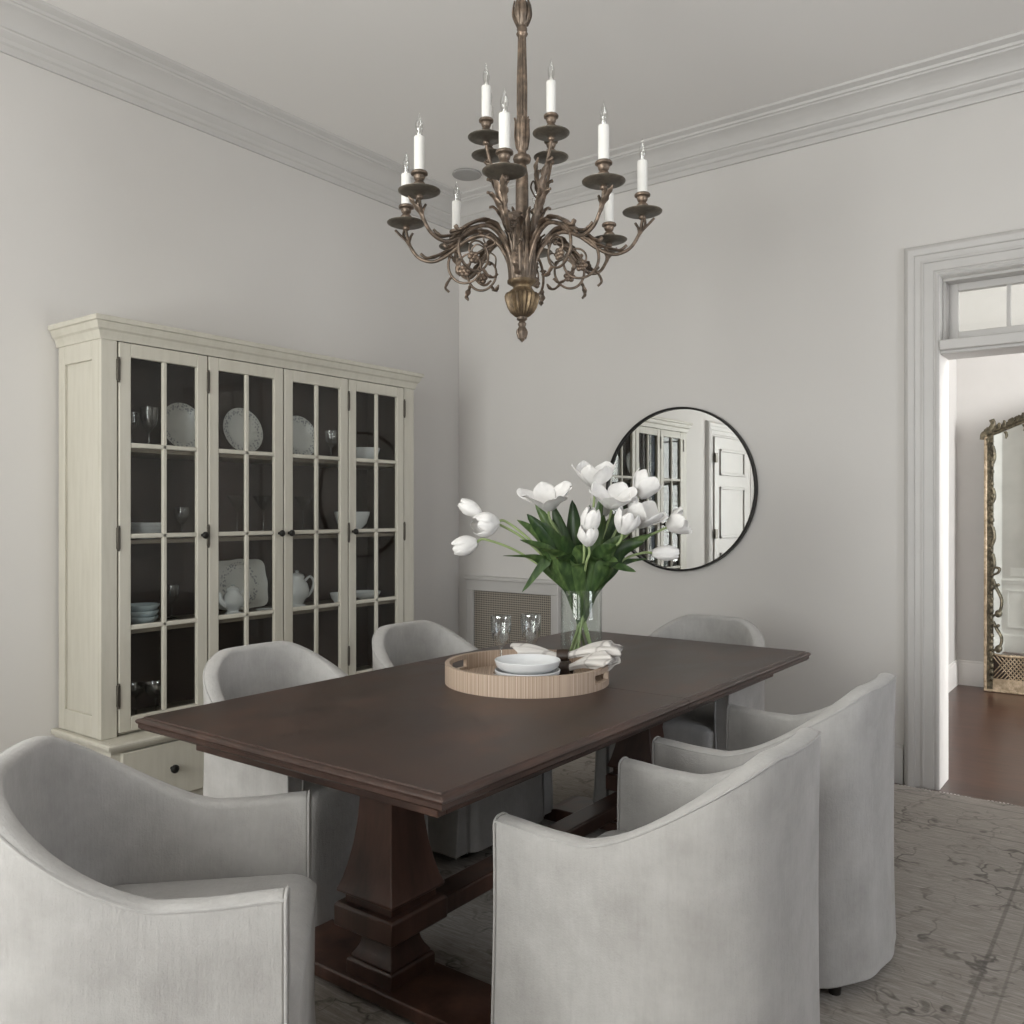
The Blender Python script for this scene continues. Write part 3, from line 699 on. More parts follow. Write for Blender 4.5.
for k, t_ in enumerate(('lowest pale blue bowl of the stack on the third shelf', 'middle pale blue bowl of the stack on the third shelf', 'topmost pale blue bowl of the stack on the third shelf')):
    bowl(.24, y, S3+.026*k, .068+.003*k, .042, t_, 'pale blue bowls on the third shelf', mat=m_blue)
# platter standing on edge
def platter():
    D, y = at_x(243, .12); b = MB(); n = 64; L = []
    for (k, zz) in ((.30, .004), (.78, .004), (.84, .010), (1.0, .020), (.985, .024), (.82, .014), (.76, .008), (.3, .008)):
        loop = []
        for i in range(n):
            a = 2*PI*i/n; c, s_ = math.cos(a), math.sin(a); sq = 1/((abs(c)**5+abs(s_)**5)**.2)
            r = k*sq*(1+(.022*math.cos(8*a) if k > .9 else 0)); loop.append(Vector((.128*r*c, .160*r*s_, zz)))
        L.append(loop)
    b.loops(L); o = b.build('serving_platter', m_plate); o.rotation_euler = (0, math.radians(80), 0); o.location = (.085, y, S3+.132)
    tag(o, 'square lobed white serving platter standing upright behind the second cabinet door', 'platter')
platter()
def pitcher(px, x, z, H, R, name, label, cat, hs=1):
    D, y = at_x(px, x); t = thing(name, (x, y, z), label, cat)
    MB().lathe([(0,0),(R*.72,0),(R*.75,.008),(R*.5,.02),(R*.62,.035),(R*.95,H*.38),(R,H*.55),(R*.86,H*.75),(R*.55,H*.9),(R*.62,H),(R*.58,H),(R*.5,H*.9),(0,H*.88)], n=32).build('body', m_porc, t, ang=60)
    MB().lathe([(R*.6,H*.985),(R*.5,H*1.06),(R*.2,H*1.10),(.006,H*1.12),(.012,H*1.16),(0,H*1.19)], n=24).build('lid', m_porc, t)
    b = MB(); b.tube(cr([(0, hs*R*.8, H*.82), (0, hs*R*1.35, H*.95), (0, hs*R*1.75, H*.78), (0, hs*R*1.55, H*.5), (0, hs*R*1.1, H*.32), (0, hs*R*.85, H*.36)], 6), .007, 8); b.build('handle', m_porc, t)
    b = MB(); b.tube(cr([(0, -hs*R*.8, H*.4), (0, -hs*R*1.25, H*.55), (0, -hs*R*1.45, H*.85), (0, -hs*R*1.65, H*.92)], 6), lambda u: .014-.007*u, 10); b.build('spout', m_porc, t)
    return t
pitcher(233, .22, S3, .125, .052, 'coffee_pot', 'white porcelain coffee pot standing before the upright platter', 'pot')
pitcher(297, .20, S3, .165, .064, 'teapot', 'white porcelain teapot with curled handle behind the third cabinet door', 'teapot')
D, y = at_x(338, .20); bowl(.20, y, S3, .045, .055, 'small white cup on the third shelf right of the teapot', 'white cups and bowls at the right of the cabinet', 'cup', 'cup')
D, y = at_x(352, .20); bowl(.20, y, S2, .10, .12, 'big white mixing bowl on the second shelf behind the last cabinet door', 'white cups and bowls at the right of the cabinet', foot=.35)
D, y = at_x(366, .22); bowl(.22, y, S3, .085, .05, 'footed white dish on the third shelf behind the last cabinet door', 'white cups and bowls at the right of the cabinet', 'dish', 'serving_dish', foot=.35)
D, y = at_x(366, .20); bowl(.20, y, S1, .08, .09, 'white bowl on the top shelf behind the last cabinet door', 'white cups and bowls at the right of the cabinet', foot=.4)
D, y = at_x(240, .30); bowl(.27, y, S3, .05, .012, 'small white saucer lying before the coffee pot', 'white saucers on the third shelf', 'saucer', 'saucer')
D, y = at_x(268, .26); bowl(.25, y, S3, .055, .014, 'small white saucer lying right of the upright platter', 'white saucers on the third shelf', 'saucer', 'saucer')

# ------------------------------------------------------------------ round wall mirror
mr = thing('round_mirror', (1.65, -.003, 1.46), 'large round wall mirror with a thin black rim behind the tulips', 'mirror', rz=math.radians(-.5))
R_ = .468; b = MB(); L = []
for k in range(96):
    a = 2*PI*k/96; d = Vector((math.cos(a), 0, math.sin(a)))
    L.append([d*(R_-.012)+Vector((0,-.004,0)), d*(R_-.012)+Vector((0,-.030,0)), d*R_+Vector((0,-.030,0)), d*R_+Vector((0,-.002,0))])
b.loops(L, wrap=True); b.build('frame', m_black, mr, ang=30)
MB().lathe([(0,0),(R_-.011,0),(R_-.011,.006),(0,.006)], (0, -.010, 0), 96, axis=(0,-1,0)).build('mirror_glass', m_mirror, mr)

# ------------------------------------------------------------------ gilt floor mirror in the hall
GW, GH = 1.10, 1.93
gm = thing('floor_mirror', (2.80+GW/2, 2.74, 0.0), 'tall antique gilt floor mirror leaning on the hall wall beyond the doorway', 'mirror')
gm.rotation_euler = (math.radians(-.6), 0, 0)
hwid = GW/2
def gtop(x): return GH+.16*math.cos(x/hwid*PI/2)**1.2
b = MB(); b.box(-hwid, -hwid+.022, -.03, .03, 0, GH); b.box(hwid-.022, hwid, -.03, .03, 0, GH); b.box(-hwid, hwid, -.035, .03, 0, .02)
b.build('frame', m_gold, gm, bevel=.006)
b = MB(); rnd = random.Random(5)
for sx in (-1, 1):
    b.box(min(sx*(hwid-.022), sx*(hwid-.06)), max(sx*(hwid-.022), sx*(hwid-.06)), -.026, .02, .02, GH)
    z = .10
    while z < GH-.05:
        r = .010+.008*rnd.random(); b.ball((sx*(hwid-.045-.008*rnd.random()), -.028, z), r, 8, 5, 1.5); z += .045
    for (zc, s_) in ((1.15, 1), (1.45, .8), (1.75, 1.0), (.95, 1.0)):
        b.sweep(cr([(sx*(hwid-.05), -.03, zc-.07*s_), (sx*(hwid-.066), -.03, zc-.02*s_), (sx*(hwid-.064), -.03, zc+.03*s_), (sx*(hwid-.055), -.03, zc+.07*s_)], 5), lambda u: .010, .012, 8)
    for (zc, s_) in ((.68, 1.0), (.40, .8)):   # open scrollwork over the glass
        b.tube(cr([(sx*(hwid-.06), -.03, zc-.12*s_), (sx*(hwid-.10), -.035, zc-.09*s_), (sx*(hwid-.115), -.035, zc), (sx*(hwid-.08), -.035, zc+.09*s_), (sx*(hwid-.06), -.03, zc+.15*s_)], 6), .008, 7)
        b.ball((sx*(hwid-.095), -.036, zc-.1*s_), .022, 8, 6, 1.3); b.ball((sx*(hwid-.09), -.036, zc+.11*s_), .012)
    b.tube(cr([(sx*(hwid-.05), -.03, .86), (sx*(hwid-.09), -.035, .88), (sx*(hwid-.10), -.035, .91), (sx*(hwid-.075), -.035, .92)], 6), .008, 7)
# crest along an arched top
xs = [-hwid+GW*i/40 for i in range(41)]
b.sweep([(x, 0, gtop(x)-.012) for x in xs], .020, lambda u: .020+.004*math.sin(u*60), 10, side=(0,1,0))
b.sweep([(x, -.02, gtop(x)-.040) for x in xs], .012, .010, 8, side=(0,1,0))
for i in range(28):
    x = -hwid+.02+(GW-.04)*i/27; z = gtop(x); q = .35*math.sin(i*1.7)
    b.sweep(cr([(x-.01, -.02, z-.01), (x+.004+q*.02, -.032, z+.012), (x+q*.03, -.028, z+.022)], 4), lambda u: .022*(1-u)+.005, .007, 7)
    if i % 3 == 0: b.sweep(cr([(x, -.03, z-.06), (x+.008, -.036, z-.085), (x, -.034, z-.11)], 4), lambda u: .009*(1-u)+.002, .005, 6)
b.sweep(cr([(-hwid-.012, -.02, GH-.06), (-hwid-.004, -.03, GH-.02), (-hwid+.03, -.03, GH), (-hwid+.06, -.03, GH+.05), (-hwid+.05, -.03, GH+.085)], 5), .018, .012, 8)
b.build('carving', m_relief, gm, ang=50)
b = MB(); L = []
for i in range(41):
    x = (-hwid+.05)+(GW-.10)*i/40; L.append([Vector((x, -.008, .285-.022*abs(math.sin(i*PI/10)))), Vector((x, -.008, gtop(x)-.05))])
b.loops(L, closed=False); gl = b.build('mirror_glass', m_mirror2, gm)
for p_ in gl.data.polygons: p_.use_smooth = False
MB().box(-hwid+.02, hwid-.02, .0, .02, .02, GH).build('back_board', m_relief, gm)
MB().box(-hwid+.061, hwid-.061, -.004, .0, .10, .30).build('lattice_backing', m_ring, gm)
b = MB()
b.box(-hwid+.061, hwid-.061, -.03, .02, .02, .10)
for i in range(-8, 48):
    for s_ in (1, -1):
        x0 = -hwid+.03+i*.026; z0 = .10; x1 = x0+s_*.14; z1 = .28
        if min(x0, x1) < -hwid+.03 or max(x0, x1) > hwid-.03: continue
        b.tube([(x0, -.014, z0), (x1, -.014, z1)], .004, 5)
b.sweep([(x, -.016, .290-.022*abs(math.sin((x+hwid)*9))) for x in xs[1:-1]], .010, .008, 6, side=(0,1,0))
b.build('lattice_panel', m_gold, gm)

# ------------------------------------------------------------------ chandelier
chp = cl(.034, 2.95, 0)
ch = thing('chandelier', (chp.x, chp.y, CEIL), 'aged bronze two tier chandelier with white candle sleeves hanging over the table', 'chandelier')
zz = lambda z: z-CEIL
def lz(prof): return [(r, zz(z)) for r, z in prof]
def fluted(b, prof, n=18, depth=.12, sub=4):
    N = n*sub; L = []
    for r, z in prof: L.append([Vector((r*(1-depth*(.5+.5*math.cos(n*2*PI*k/N)))*math.cos(2*PI*k/N), r*(1-depth*(.5+.5*math.cos(n*2*PI*k/N)))*math.sin(2*PI*k/N), zz(z))) for k in range(N)])
    return b.loops(L)
b = MB().lathe(lz([(.065,3.438),(.065,3.425),(.05,3.41),(.03,3.39),(.012,3.375),(0,3.374)]), n=32); b.build('ceiling_canopy', m_bronze, ch)
b = MB()
z = 3.085; k = 0
while z < 3.37:
    ring = [Vector((.011*math.cos(a) if k % 2 else 0, 0 if k % 2 else .011*math.cos(a), zz(z+.012+.019*math.sin(a)))) for a in [2*PI*i/16 for i in range(16)]]
    b.tube(ring, .0028, 6, wrap=True); z += .029; k += 1
b.build('chain', m_bronze, ch, ang=60)
b = MB().lathe(lz([(0,2.105),(.03,2.11),(.028,2.2),(.022,2.30),(.022,2.40),(.021,2.47),(.016,2.50),(.014,2.508),(.028,2.516),(.031,2.526),(.028,2.536),(.016,2.543),(.014,2.552),(.019,2.562),(.022,2.60),(.021,2.655),(.018,2.665)]), n=28)
fluted(b, [(.018,2.66),(.019,2.70),(.019,2.78),(.016,2.88),(.0145,2.945)], 10, .18)
b.lathe(lz([(.014,2.94),(.020,2.950),(.016,2.958),(.018,2.965),(.015,2.975),(.022,2.985),(.029,3.015),(.028,3.035),(.020,3.055),(.010,3.065),(.008,3.085),(0,3.088)]), n=24)
for k in range(8):   # leaf wrap on top ornament, mid ornament
    a = 2*PI*k/8; d = Vector((math.cos(a), math.sin(a), 0)); sd = Vector((-math.sin(a), math.cos(a), 0))
    b.sweep(cr([d*.019+Vector((0,0,zz(2.98))), d*.031+Vector((0,0,zz(3.01))), d*.030+Vector((0,0,zz(3.04))), d*.025+Vector((0,0,zz(3.06)))], 5), lambda u: .010*math.sin(PI*(.15+.8*u)), .003, 6, side=sd)
    b.sweep(cr([d*.018+Vector((0,0,zz(2.56))), d*.024+Vector((0,0,zz(2.60))), d*.023+Vector((0,0,zz(2.65))), d*.026+Vector((0,0,zz(2.665)))], 5), lambda u: .008*math.sin(PI*(.15+.8*u)), .003, 6, side=sd)
b.tube([Vector((.0, .012*math.cos(a), zz(3.092+.012*math.sin(a)))) for a in [2*PI*i/16 for i in range(16)]], .003, 6, wrap=True)
b.build('shaft', m_bronze, ch, ang=50)
b = MB(); fluted(b, [(.014,1.988),(.026,1.994),(.040,2.006),(.051,2.024),(.058,2.046),(.060,2.060),(.056,2.070),(.044,2.073)], 22, .13)
b.lathe(lz([(.046,2.070),(.040,2.080),(.030,2.086),(.030,2.094),(.040,2.100),(.050,2.106),(.050,2.114),(.040,2.118),(0,2.12)]), n=32)
b.build('fluted_bowl', m_brass, ch, ang=60)
b = MB().lathe(lz([(0,1.905),(.008,1.912),(.016,1.93),(.017,1.942),(.010,1.955),(.013,1.962),(.015,1.968),(.009,1.976),(.018,1.982),(.018,1.990),(.0,1.992)]), n=20)
for k in range(6):
    a = 2*PI*k/6; d = Vector((math.cos(a), math.sin(a), 0)); b.sweep(cr([d*.010+Vector((0,0,zz(1.955))), d*.018+Vector((0,0,zz(1.94))), d*.012+Vector((0,0,zz(1.918)))], 4), .006, .003, 6, side=Vector((-math.sin(a), math.cos(a), 0)))
b.build('finial', m_bronze, ch)
# acanthus sheath round the shaft
b = MB()
for k in range(16):
    a = 2*PI*(k+.5)/16; d = Vector((math.cos(a), math.sin(a), 0)); sd = Vector((-math.sin(a), math.cos(a), 0)); hh = 2.27 if k % 2 else 2.34
    b.sweep(cr([d*.040+Vector((0,0,zz(2.115))), d*.046+Vector((0,0,zz(2.17))), d*.050+Vector((0,0,zz(hh-.06)))+sd*.002, d*(.062)+Vector((0,0,zz(hh-.015))), d*.078+Vector((0,0,zz(hh)))], 7), lambda u: .011*(1-.55*u)*(1+.22*math.sin(u*34))*(1 if u < .95 else .5), .0035, 8, side=sd)
b.build('acanthus_sheath', m_bronze, ch, ang=60)

V3 = lambda r, z, y=0: Vector((r, y, zz(z)))
def lobed(b, pts, w, th, side, k=30, amp=.28, n=8):
    return b.sweep(cr(pts, 7), lambda u: w*math.sin(PI*(.10+.86*u))**.7*(1+amp*math.sin(u*k)), th, n, side=side)
YA = Vector((0,1,0))
def lights(parent, r, z, s=1.0):
    b = MB().lathe([(0,-.004),(.012,-.004),(.020,.001),(.050,.001),(.054,.003),(.0605,.006),(.061,.008),(.054,.007),(.030,.004),(.010,.004),(0,.004)], V3(r, z), 36); p = b.build('drip_pan', m_pan, parent, ang=60)
    b = MB().lathe([(0,.0),(.010,.002),(.009,.007),(.015,.012),(.019,.020),(.019,.028),(.014,.035),(.010,.039),(.0145,.043),(.0165,.050),(.0165,.055),(.024,.059),(.0245,.064),(.022,.068),(.015,.070),(0,.070)], V3(r, z), 24); b.build('candle_cup', m_bronze, parent)
    b = MB().lathe([(.0,.0),(.0155,.0),(.0155,.105),(.0148,.108),(.0,.108)], V3(r, z+.068), 20); cnd = b.build('candle_sleeve', m_candle, parent)
    b = MB().lathe([(.006,0),(.008,.006),(.0085,.014),(.0105,.022),(.012,.032),(.0105,.044),(.006,.056),(.002,.068),(.001,.076),(0,.077)], V3(r, z+.176), 14); bl = b.build('bulb', m_bulb, parent, ang=60)
    MB().lathe([(0,0),(.0055,0),(.006,.006),(.004,.012),(.0012,.020),(.0012,.038),(0,.040)], V3(r, z+.176), 8).build('bulb_base', m_candle, parent)
def lower_arm(a, seed):
    rnd = random.Random(seed)
    b = MB(); path = cr([V3(.034,2.115), V3(.042,2.19), V3(.075,2.255), V3(.125,2.285), V3(.18,2.268), V3(.235,2.225), V3(.285,2.203), V3(.330,2.218), V3(.358,2.258), V3(.370,2.30), V3(.372,2.328)], 8)
    b.tube(path, lambda u: .0078-.003*u, 10)
    lobed(b, [V3(.06,2.245), V3(.10,2.292), V3(.15,2.300), V3(.20,2.275), V3(.235,2.250), V3(.25,2.262)], .019, .006, YA, 34)
    lobed(b, [V3(.20,2.262), V3(.25,2.232), V3(.30,2.216), V3(.325,2.232)], .011, .005, YA, 26)
    lobed(b, [V3(.355,2.25), V3(.372,2.278), V3(.392,2.300), V3(.408,2.318)], .010, .004, YA, 18)
    lobed(b, [V3(.362,2.262), V3(.360,2.285), V3(.350,2.305)], .008, .004, YA, 14)
    lobed(b, [V3(.362,2.27), V3(.380,2.296), V3(.378,2.322)], .008, .004, YA, 14)
    b.ball(V3(.13, 2.300), .011, 10, 6); b.ball(V3(.372, 2.322), .012, 12, 6, .8)
    o = b.build('arm', m_bronze, ch, ang=60); o.rotation_euler = (0, 0, a)
    tw = (rnd.random()-.5)*.9; cy = math.sin(tw); cx_ = math.cos(tw)
    def S(r, z): d = r-.115; return Vector((.115+d*cx_, d*cy, zz(z)))
    s = MB(); c = (.175, 2.188); pts = [S(.115, 2.285), S(.15, 2.280)]
    for i in range(34):
        th = math.radians(75-i*15); rr = .080-.0018*i; pts.append(S(c[0]+.9*rr*math.cos(th), c[1]+rr*math.sin(th)))
    s.tube(cr(pts, 2), lambda u: .0052-.0025*u, 8)
    e = pts[-1]
    for k in range(6):
        q = 2*PI*k/6; s.ball(e+Vector((cx_*.013*math.cos(q), cy*.013*math.cos(q), .013*math.sin(q))), .0085, 8, 5)
    s.ball(e, .009)
    p = pts[9]; lobed(s, [p, p+Vector((.012*cx_, .0, -.018)), p+Vector((.02*cx_,.004,-.04)), p+Vector((.008*cx_,.004,-.055))], .009, .004, YA, 18)
    p = pts[15]; lobed(s, [p, p+Vector((-.018*cx_,.0,-.018)), p+Vector((-.036*cx_,.004,-.022)), p+Vector((-.052*cx_,.004,-.008))], .009, .004, YA, 18)
    p = pts[5]; lobed(s, [p, p+Vector((.02*cx_,0,.004)), p+Vector((.036*cx_,0,-.012))], .010, .004, YA, 16)
    # counter tendril
    t2 = [pts[20], pts[20]+Vector((-.02*cx_,.012,.03)), pts[20]+Vector((.004,.02,.05)), pts[20]+Vector((.024,.016,.034)), pts[20]+Vector((.014,.012,.016))]
    s.tube(cr(t2, 5), .0028, 6); s.ball(t2[-1], .007)
    so = s.build('scroll', m_bronze, o, ang=60)
    o.scale = (1.085, 1.085, 1); o.location.z = -.012; lights(o, .372, 2.333)
def upper_arm(a, seed):
    b = MB(); b.tube(cr([V3(.026,2.13), V3(.036,2.24), V3(.060,2.33), V3(.092,2.42), V3(.122,2.49), V3(.136,2.54), V3(.138,2.558)], 7), lambda u: .0078-.003*u, 10)
    lobed(b, [V3(.040,2.24), V3(.062,2.30), V3(.086,2.35), V3(.115,2.385), V3(.135,2.39)], .014, .005, YA, 26)
    lobed(b, [V3(.060,2.32), V3(.084,2.37), V3(.100,2.43), V3(.122,2.475), V3(.145,2.49)], .015, .006, YA, 32)
    lobed(b, [V3(.085,2.40), V3(.072,2.44), V3(.066,2.48), V3(.078,2.51)], .010, .004, YA, 20)
    lobed(b, [V3(.030,2.19), V3(.052,2.23), V3(.080,2.265), V3(.105,2.27)], .013, .005, YA, 22)
    b.tube(cr([V3(.086,2.40), V3(.07,2.42,.01), V3(.058,2.45,.018), V3(.070,2.475,.018), V3(.080,2.455,.014)], 5), .003, 6)
    b.ball(V3(.056, 2.335), .011); b.ball(V3(.030,2.30,.01), .010)
    b.ball(V3(.138, 2.553), .012, 12, 6, .8)
    o = b.build('arm', m_bronze, ch, ang=60); o.rotation_euler = (0, 0, a); lights(o, .138, 2.563)
camang = math.atan2(.599, .801)      # direction of camera right in the world
for k in range(8): lower_arm(camang+math.radians(-98+45*k), 10+k)
for k, a_ in enumerate((-150, -47, 42, 146)): upper_arm(camang+math.radians(a_), 40+k)

# ------------------------------------------------------------------ tray and what stands in it
TT = TZ; tc_ = cl(.05, 2.93, TT)
tray = thing('round_tray', tc_, 'round striped reed tray with cut-out handles on the dark table', 'tray', rz=camang)
RO, RI, TH_ = .275, .260, .066
b = MB(); N = 120; zs = [0, .016, .022, .050, .058, TH_]
def inhandle(k): 
    a = 360*(k+.5)/N; return any(abs((a-c+180) % 360-180) < 12 for c in (157, 334))
vs = []; fs = []
for k in range(N):
    a = 2*PI*k/N
    for R in (RO, RI):
        for z in zs: vs.append(Vector((R*math.cos(a), R*math.sin(a), z)))
nz = len(zs); idx = lambda k, s_, j: (k % N)*2*nz+s_*nz+j
for k in range(N):
    for j in range(nz-1):
        hole = inhandle(k) and j in (1+1,)
        if not hole:
            fs.append((idx(k,0,j), idx(k+1,0,j), idx(k+1,0,j+1), idx(k,0,j+1))); fs.append((idx(k,1,j+1), idx(k+1,1,j+1), idx(k+1,1,j), idx(k,1,j)))
        else:
            fs.append((idx(k,0,j), idx(k+1,0,j), idx(k+1,1,j), idx(k,1,j))); fs.append((idx(k,1,j+1), idx(k+1,1,j+1), idx(k+1,0,j+1), idx(k,0,j+1)))
            if not inhandle(k-1): fs.append((idx(k,0,j), idx(k,1,j), idx(k,1,j+1), idx(k,0,j+1)))
            if not inhandle(k+1): fs.append((idx(k+1,0,j+1), idx(k+1,1,j+1), idx(k+1,1,j), idx(k+1,0,j)))
    fs.append((idx(k,0,nz-1), idx(k+1,0,nz-1), idx(k+1,1,nz-1), idx(k,1,nz-1)))
b.add(vs, fs); b.build('rim', m_tray, tray, ang=30)
MB().lathe([(0,0),(RO-.001,0),(RO-.001,.006),(RI,.012),(0,.012)], n=80).build('bottom', m_trayf, tray)
TF = TT+.0122
pm = cl(.062, 2.825, TF)
o = MB().lathe([(0,0),(.11,0),(.158,.008),(.160,.010),(.158,.0115),(.11,.006),(0,.006)], n=56).build('charger', m_mat); o.location = pm
tag(o, 'flat grey round charger plate lying in the tray under the bowls', 'plate')
for k, t_ in enumerate(('lower of the two white bowls stacked in the tray', 'upper of the two white bowls stacked in the tray')):
    p = cl(.050, 2.80, 0); b = MB(); R = .106; H = .044
    b.lathe([(0,.003),(.045,.003),(.045,0),(.052,0),(.054,.005),(.085,.012),(.101,.026),(R,H),(R-.002,H+.002),(R-.005,H),(.096,.026),(.08,.015),(.05,.009),(0,.008)], n=64)
    o = b.build('bowl', m_porc, ang=60); o.location = (p.x, p.y, TF+.0065+.032*k); tag(o, t_, 'bowl', 'white bowls in the tray')
for (px, D, lab) in ((501, 3.02, 'clear wine glass in the tray, left one behind the bowls'), (531, 3.06, 'clear wine glass in the tray, right one next to the vase')):
    p = ray(px, 512, D); stemware(p.x, p.y, TF, .198, .036, 'wine', lab, 'wine glasses in the tray')
# napkins gathered through dark wooden rings
def napkin(ringp, rgt_end, lft_end, seed, label, w1=.055, w0=.05):
    rnd = random.Random(seed); t = tag(MB().box(0,.001,0,.001,0,.001).build('napkin', m_napkin), label, 'napkin', 'linen napkins in the tray')
    A, B, C_ = Vector(lft_end), Vector(ringp), Vector(rgt_end); pts = cr([A, A.lerp(B, .5)+Vector((0,0,.004)), B, B.lerp(C_, .5)+Vector((0,0,.010)), C_], 10); m = len(pts)
    b = MB(); L = []; NN = 72; ph = [rnd.random()*6 for _ in range(4)]
    for i, p in enumerate(pts):
        u = i/(m-1); s = abs(u-.5)*2; ww = (w1 if u > .5 else w0); wd = .013+ww*smooth(.05, 1, s); hh = .010+.016*smooth(.1, .9, s)
        tg = (pts[min(i+1, m-1)]-pts[max(i-1, 0)]).normalized(); sd = tg.cross(Vector((0,0,1))).normalized(); loop = []
        for k in range(NN):
            a = 2*PI*k/NN; rp = 1+.05*math.sin(7*a+ph[0]+2*u)+.20*s*math.sin(4*a+ph[1]+2*u)+.07*s*math.sin(9*a+ph[2]-2*u)
            q = p+sd*(wd*math.cos(a)*rp)+Vector((0,0,1))*(hh*math.sin(a)*rp)+tg*(.022*s*math.sin(2*a+ph[3])*(1 if s > .8 else 0))
            loop.append(q)
        L.append(loop)
    b.loops(L, caps=False)
    # curled inner layers visible at the open end
    for kk in (.72, .42):
        L2 = [[pts[i]+(v-pts[i])*kk+Vector((0,0,.004)) for v in L[i]] for i in range(int(m*.62), m)]
        b.loops(L2, caps=False)
    me = b.mesh('napkin', m_napkin, 60); t.data = me
    q = t.modifiers.new('solid', 'SOLIDIFY'); q.thickness = .0015
    d = (C_-A).normalized(); rg = MB(); rb = []
    rg.lathe([(.016,-.019),(.025,-.019),(.0265,0),(.025,.019),(.016,.019)], B, 28, caps=False, axis=d)
    r = rg.build('napkin_ring', m_ring, ang=50); tag(r, 'dark wooden ring round the '+('rear' if seed == 1 else 'front')+' linen napkin', 'napkin ring', 'dark napkin rings')
rp = ray(563, 652, 2.965); rp.z = .838
napkin(rp, cl(.350, 2.935, .862), cl(.015, 3.00, .846), 1, 'rear pale linen napkin, its left end behind the white bowls')
rp2 = cl(.178, 2.905, .806)
napkin(rp2, cl(.320, 2.85, .842), cl(.140, 2.93, .803), 2, 'front pale linen napkin fanning out over the right edge of the tray', .055, .01)

# ------------------------------------------------------------------ vase and tulips
vp = cl(.258, 3.24, TT); VR, VH = .077, .282
b = MB().lathe([(0,0),(VR-.004,0),(VR,.004),(VR,VH-.002),(VR-.0012,VH),(VR-.003,VH-.001),(VR-.003,.012),(0,.011)], n=56)
vase = b.build('vase', m_vase, ang=50); vase.location = vp; tag(vase, 'clear glass cylinder vase holding the white tulips', 'vase')
def bloom_mesh(L_, R, open_, rnd, npet=6):
    b = MB()
    for k in range(npet):
        a0 = 2*PI*k/npet+rnd.random()*.35; inner = k % 2; op = open_*(1.0 if not inner else .75)*(0.8+.45*rnd.random()); tw = (rnd.random()-.5)*.3
        wv = rnd.random()*6
        def f(u, v, a0=a0, op=op, tw=tw, wv=wv, inner=inner):
            x = (v-.5)*2; h = u
            rad = R*(math.sin(PI*min(1, .08+.62*h))**.75)*(1-(.45*(1-open_)*h**3))*(.93 if inner else 1.0) + op*R*1.15*h**2
            wdt = .62*math.sin(PI*(.10+.80*h))**.6*(1.05 if h < .8 else 1.05-2.2*(h-.8)) * R
            rad2 = rad + .10*R*x*x*(1 if open_ > .3 else -.2)*h - .12*R*(x*x)*(1-h) + .11*R*math.sin(6*h+wv)*x*abs(x) + .05*R*math.sin(9*x+wv)*h*h
            ang = a0+tw*h; th = x*wdt/max(.4*R, rad*.9)
            z = L_*h*(1-.30*op*h) - .05*L_*x*x*h
            return Vector((rad2*math.cos(ang+th), rad2*math.sin(ang+th), z))
        b.grid(f, 9, 8)
    return b
def orient(d):
    return Vector((0,0,1)).rotation_difference(Vector(d).normalized()).to_matrix().to_4x4()
def leaf(b, pts, w, twist=0, side=None, fold=.35):
    P = cr(pts, 7); m = len(P)
    for s in (0,):
        L = []
        for i, p in enumerate(P):
            u = i/(m-1); t = (P[min(i+1, m-1)]-P[max(i-1, 0)]).normalized(); sd = Vector(side) if side is not None else RGT
            sd = (Matrix.Rotation(twist*u, 3, t) @ sd); sd = sd-t*sd.dot(t); sd = sd.normalized() if sd.length > 1e-3 else t.orthogonal().normalized(); up = t.cross(sd)
            ww = w*((.30+.70*smooth(.12, .62, u))*math.sin(PI*(.10+.90*u))**.6 if u < 1 else .02); ww = max(ww, .0008)
            L.append([p+sd*ww*x+up*ww*fold*abs(x)**1.5+up*.0 for x in (-1, -.75, -.4, 0, .4, .75, 1)]+[p+sd*ww*x+up*(ww*fold*abs(x)**1.5+.0012) for x in (.75, .4, 0, -.4, -.75)])
        b.loops(L)
ZN = TT+VH
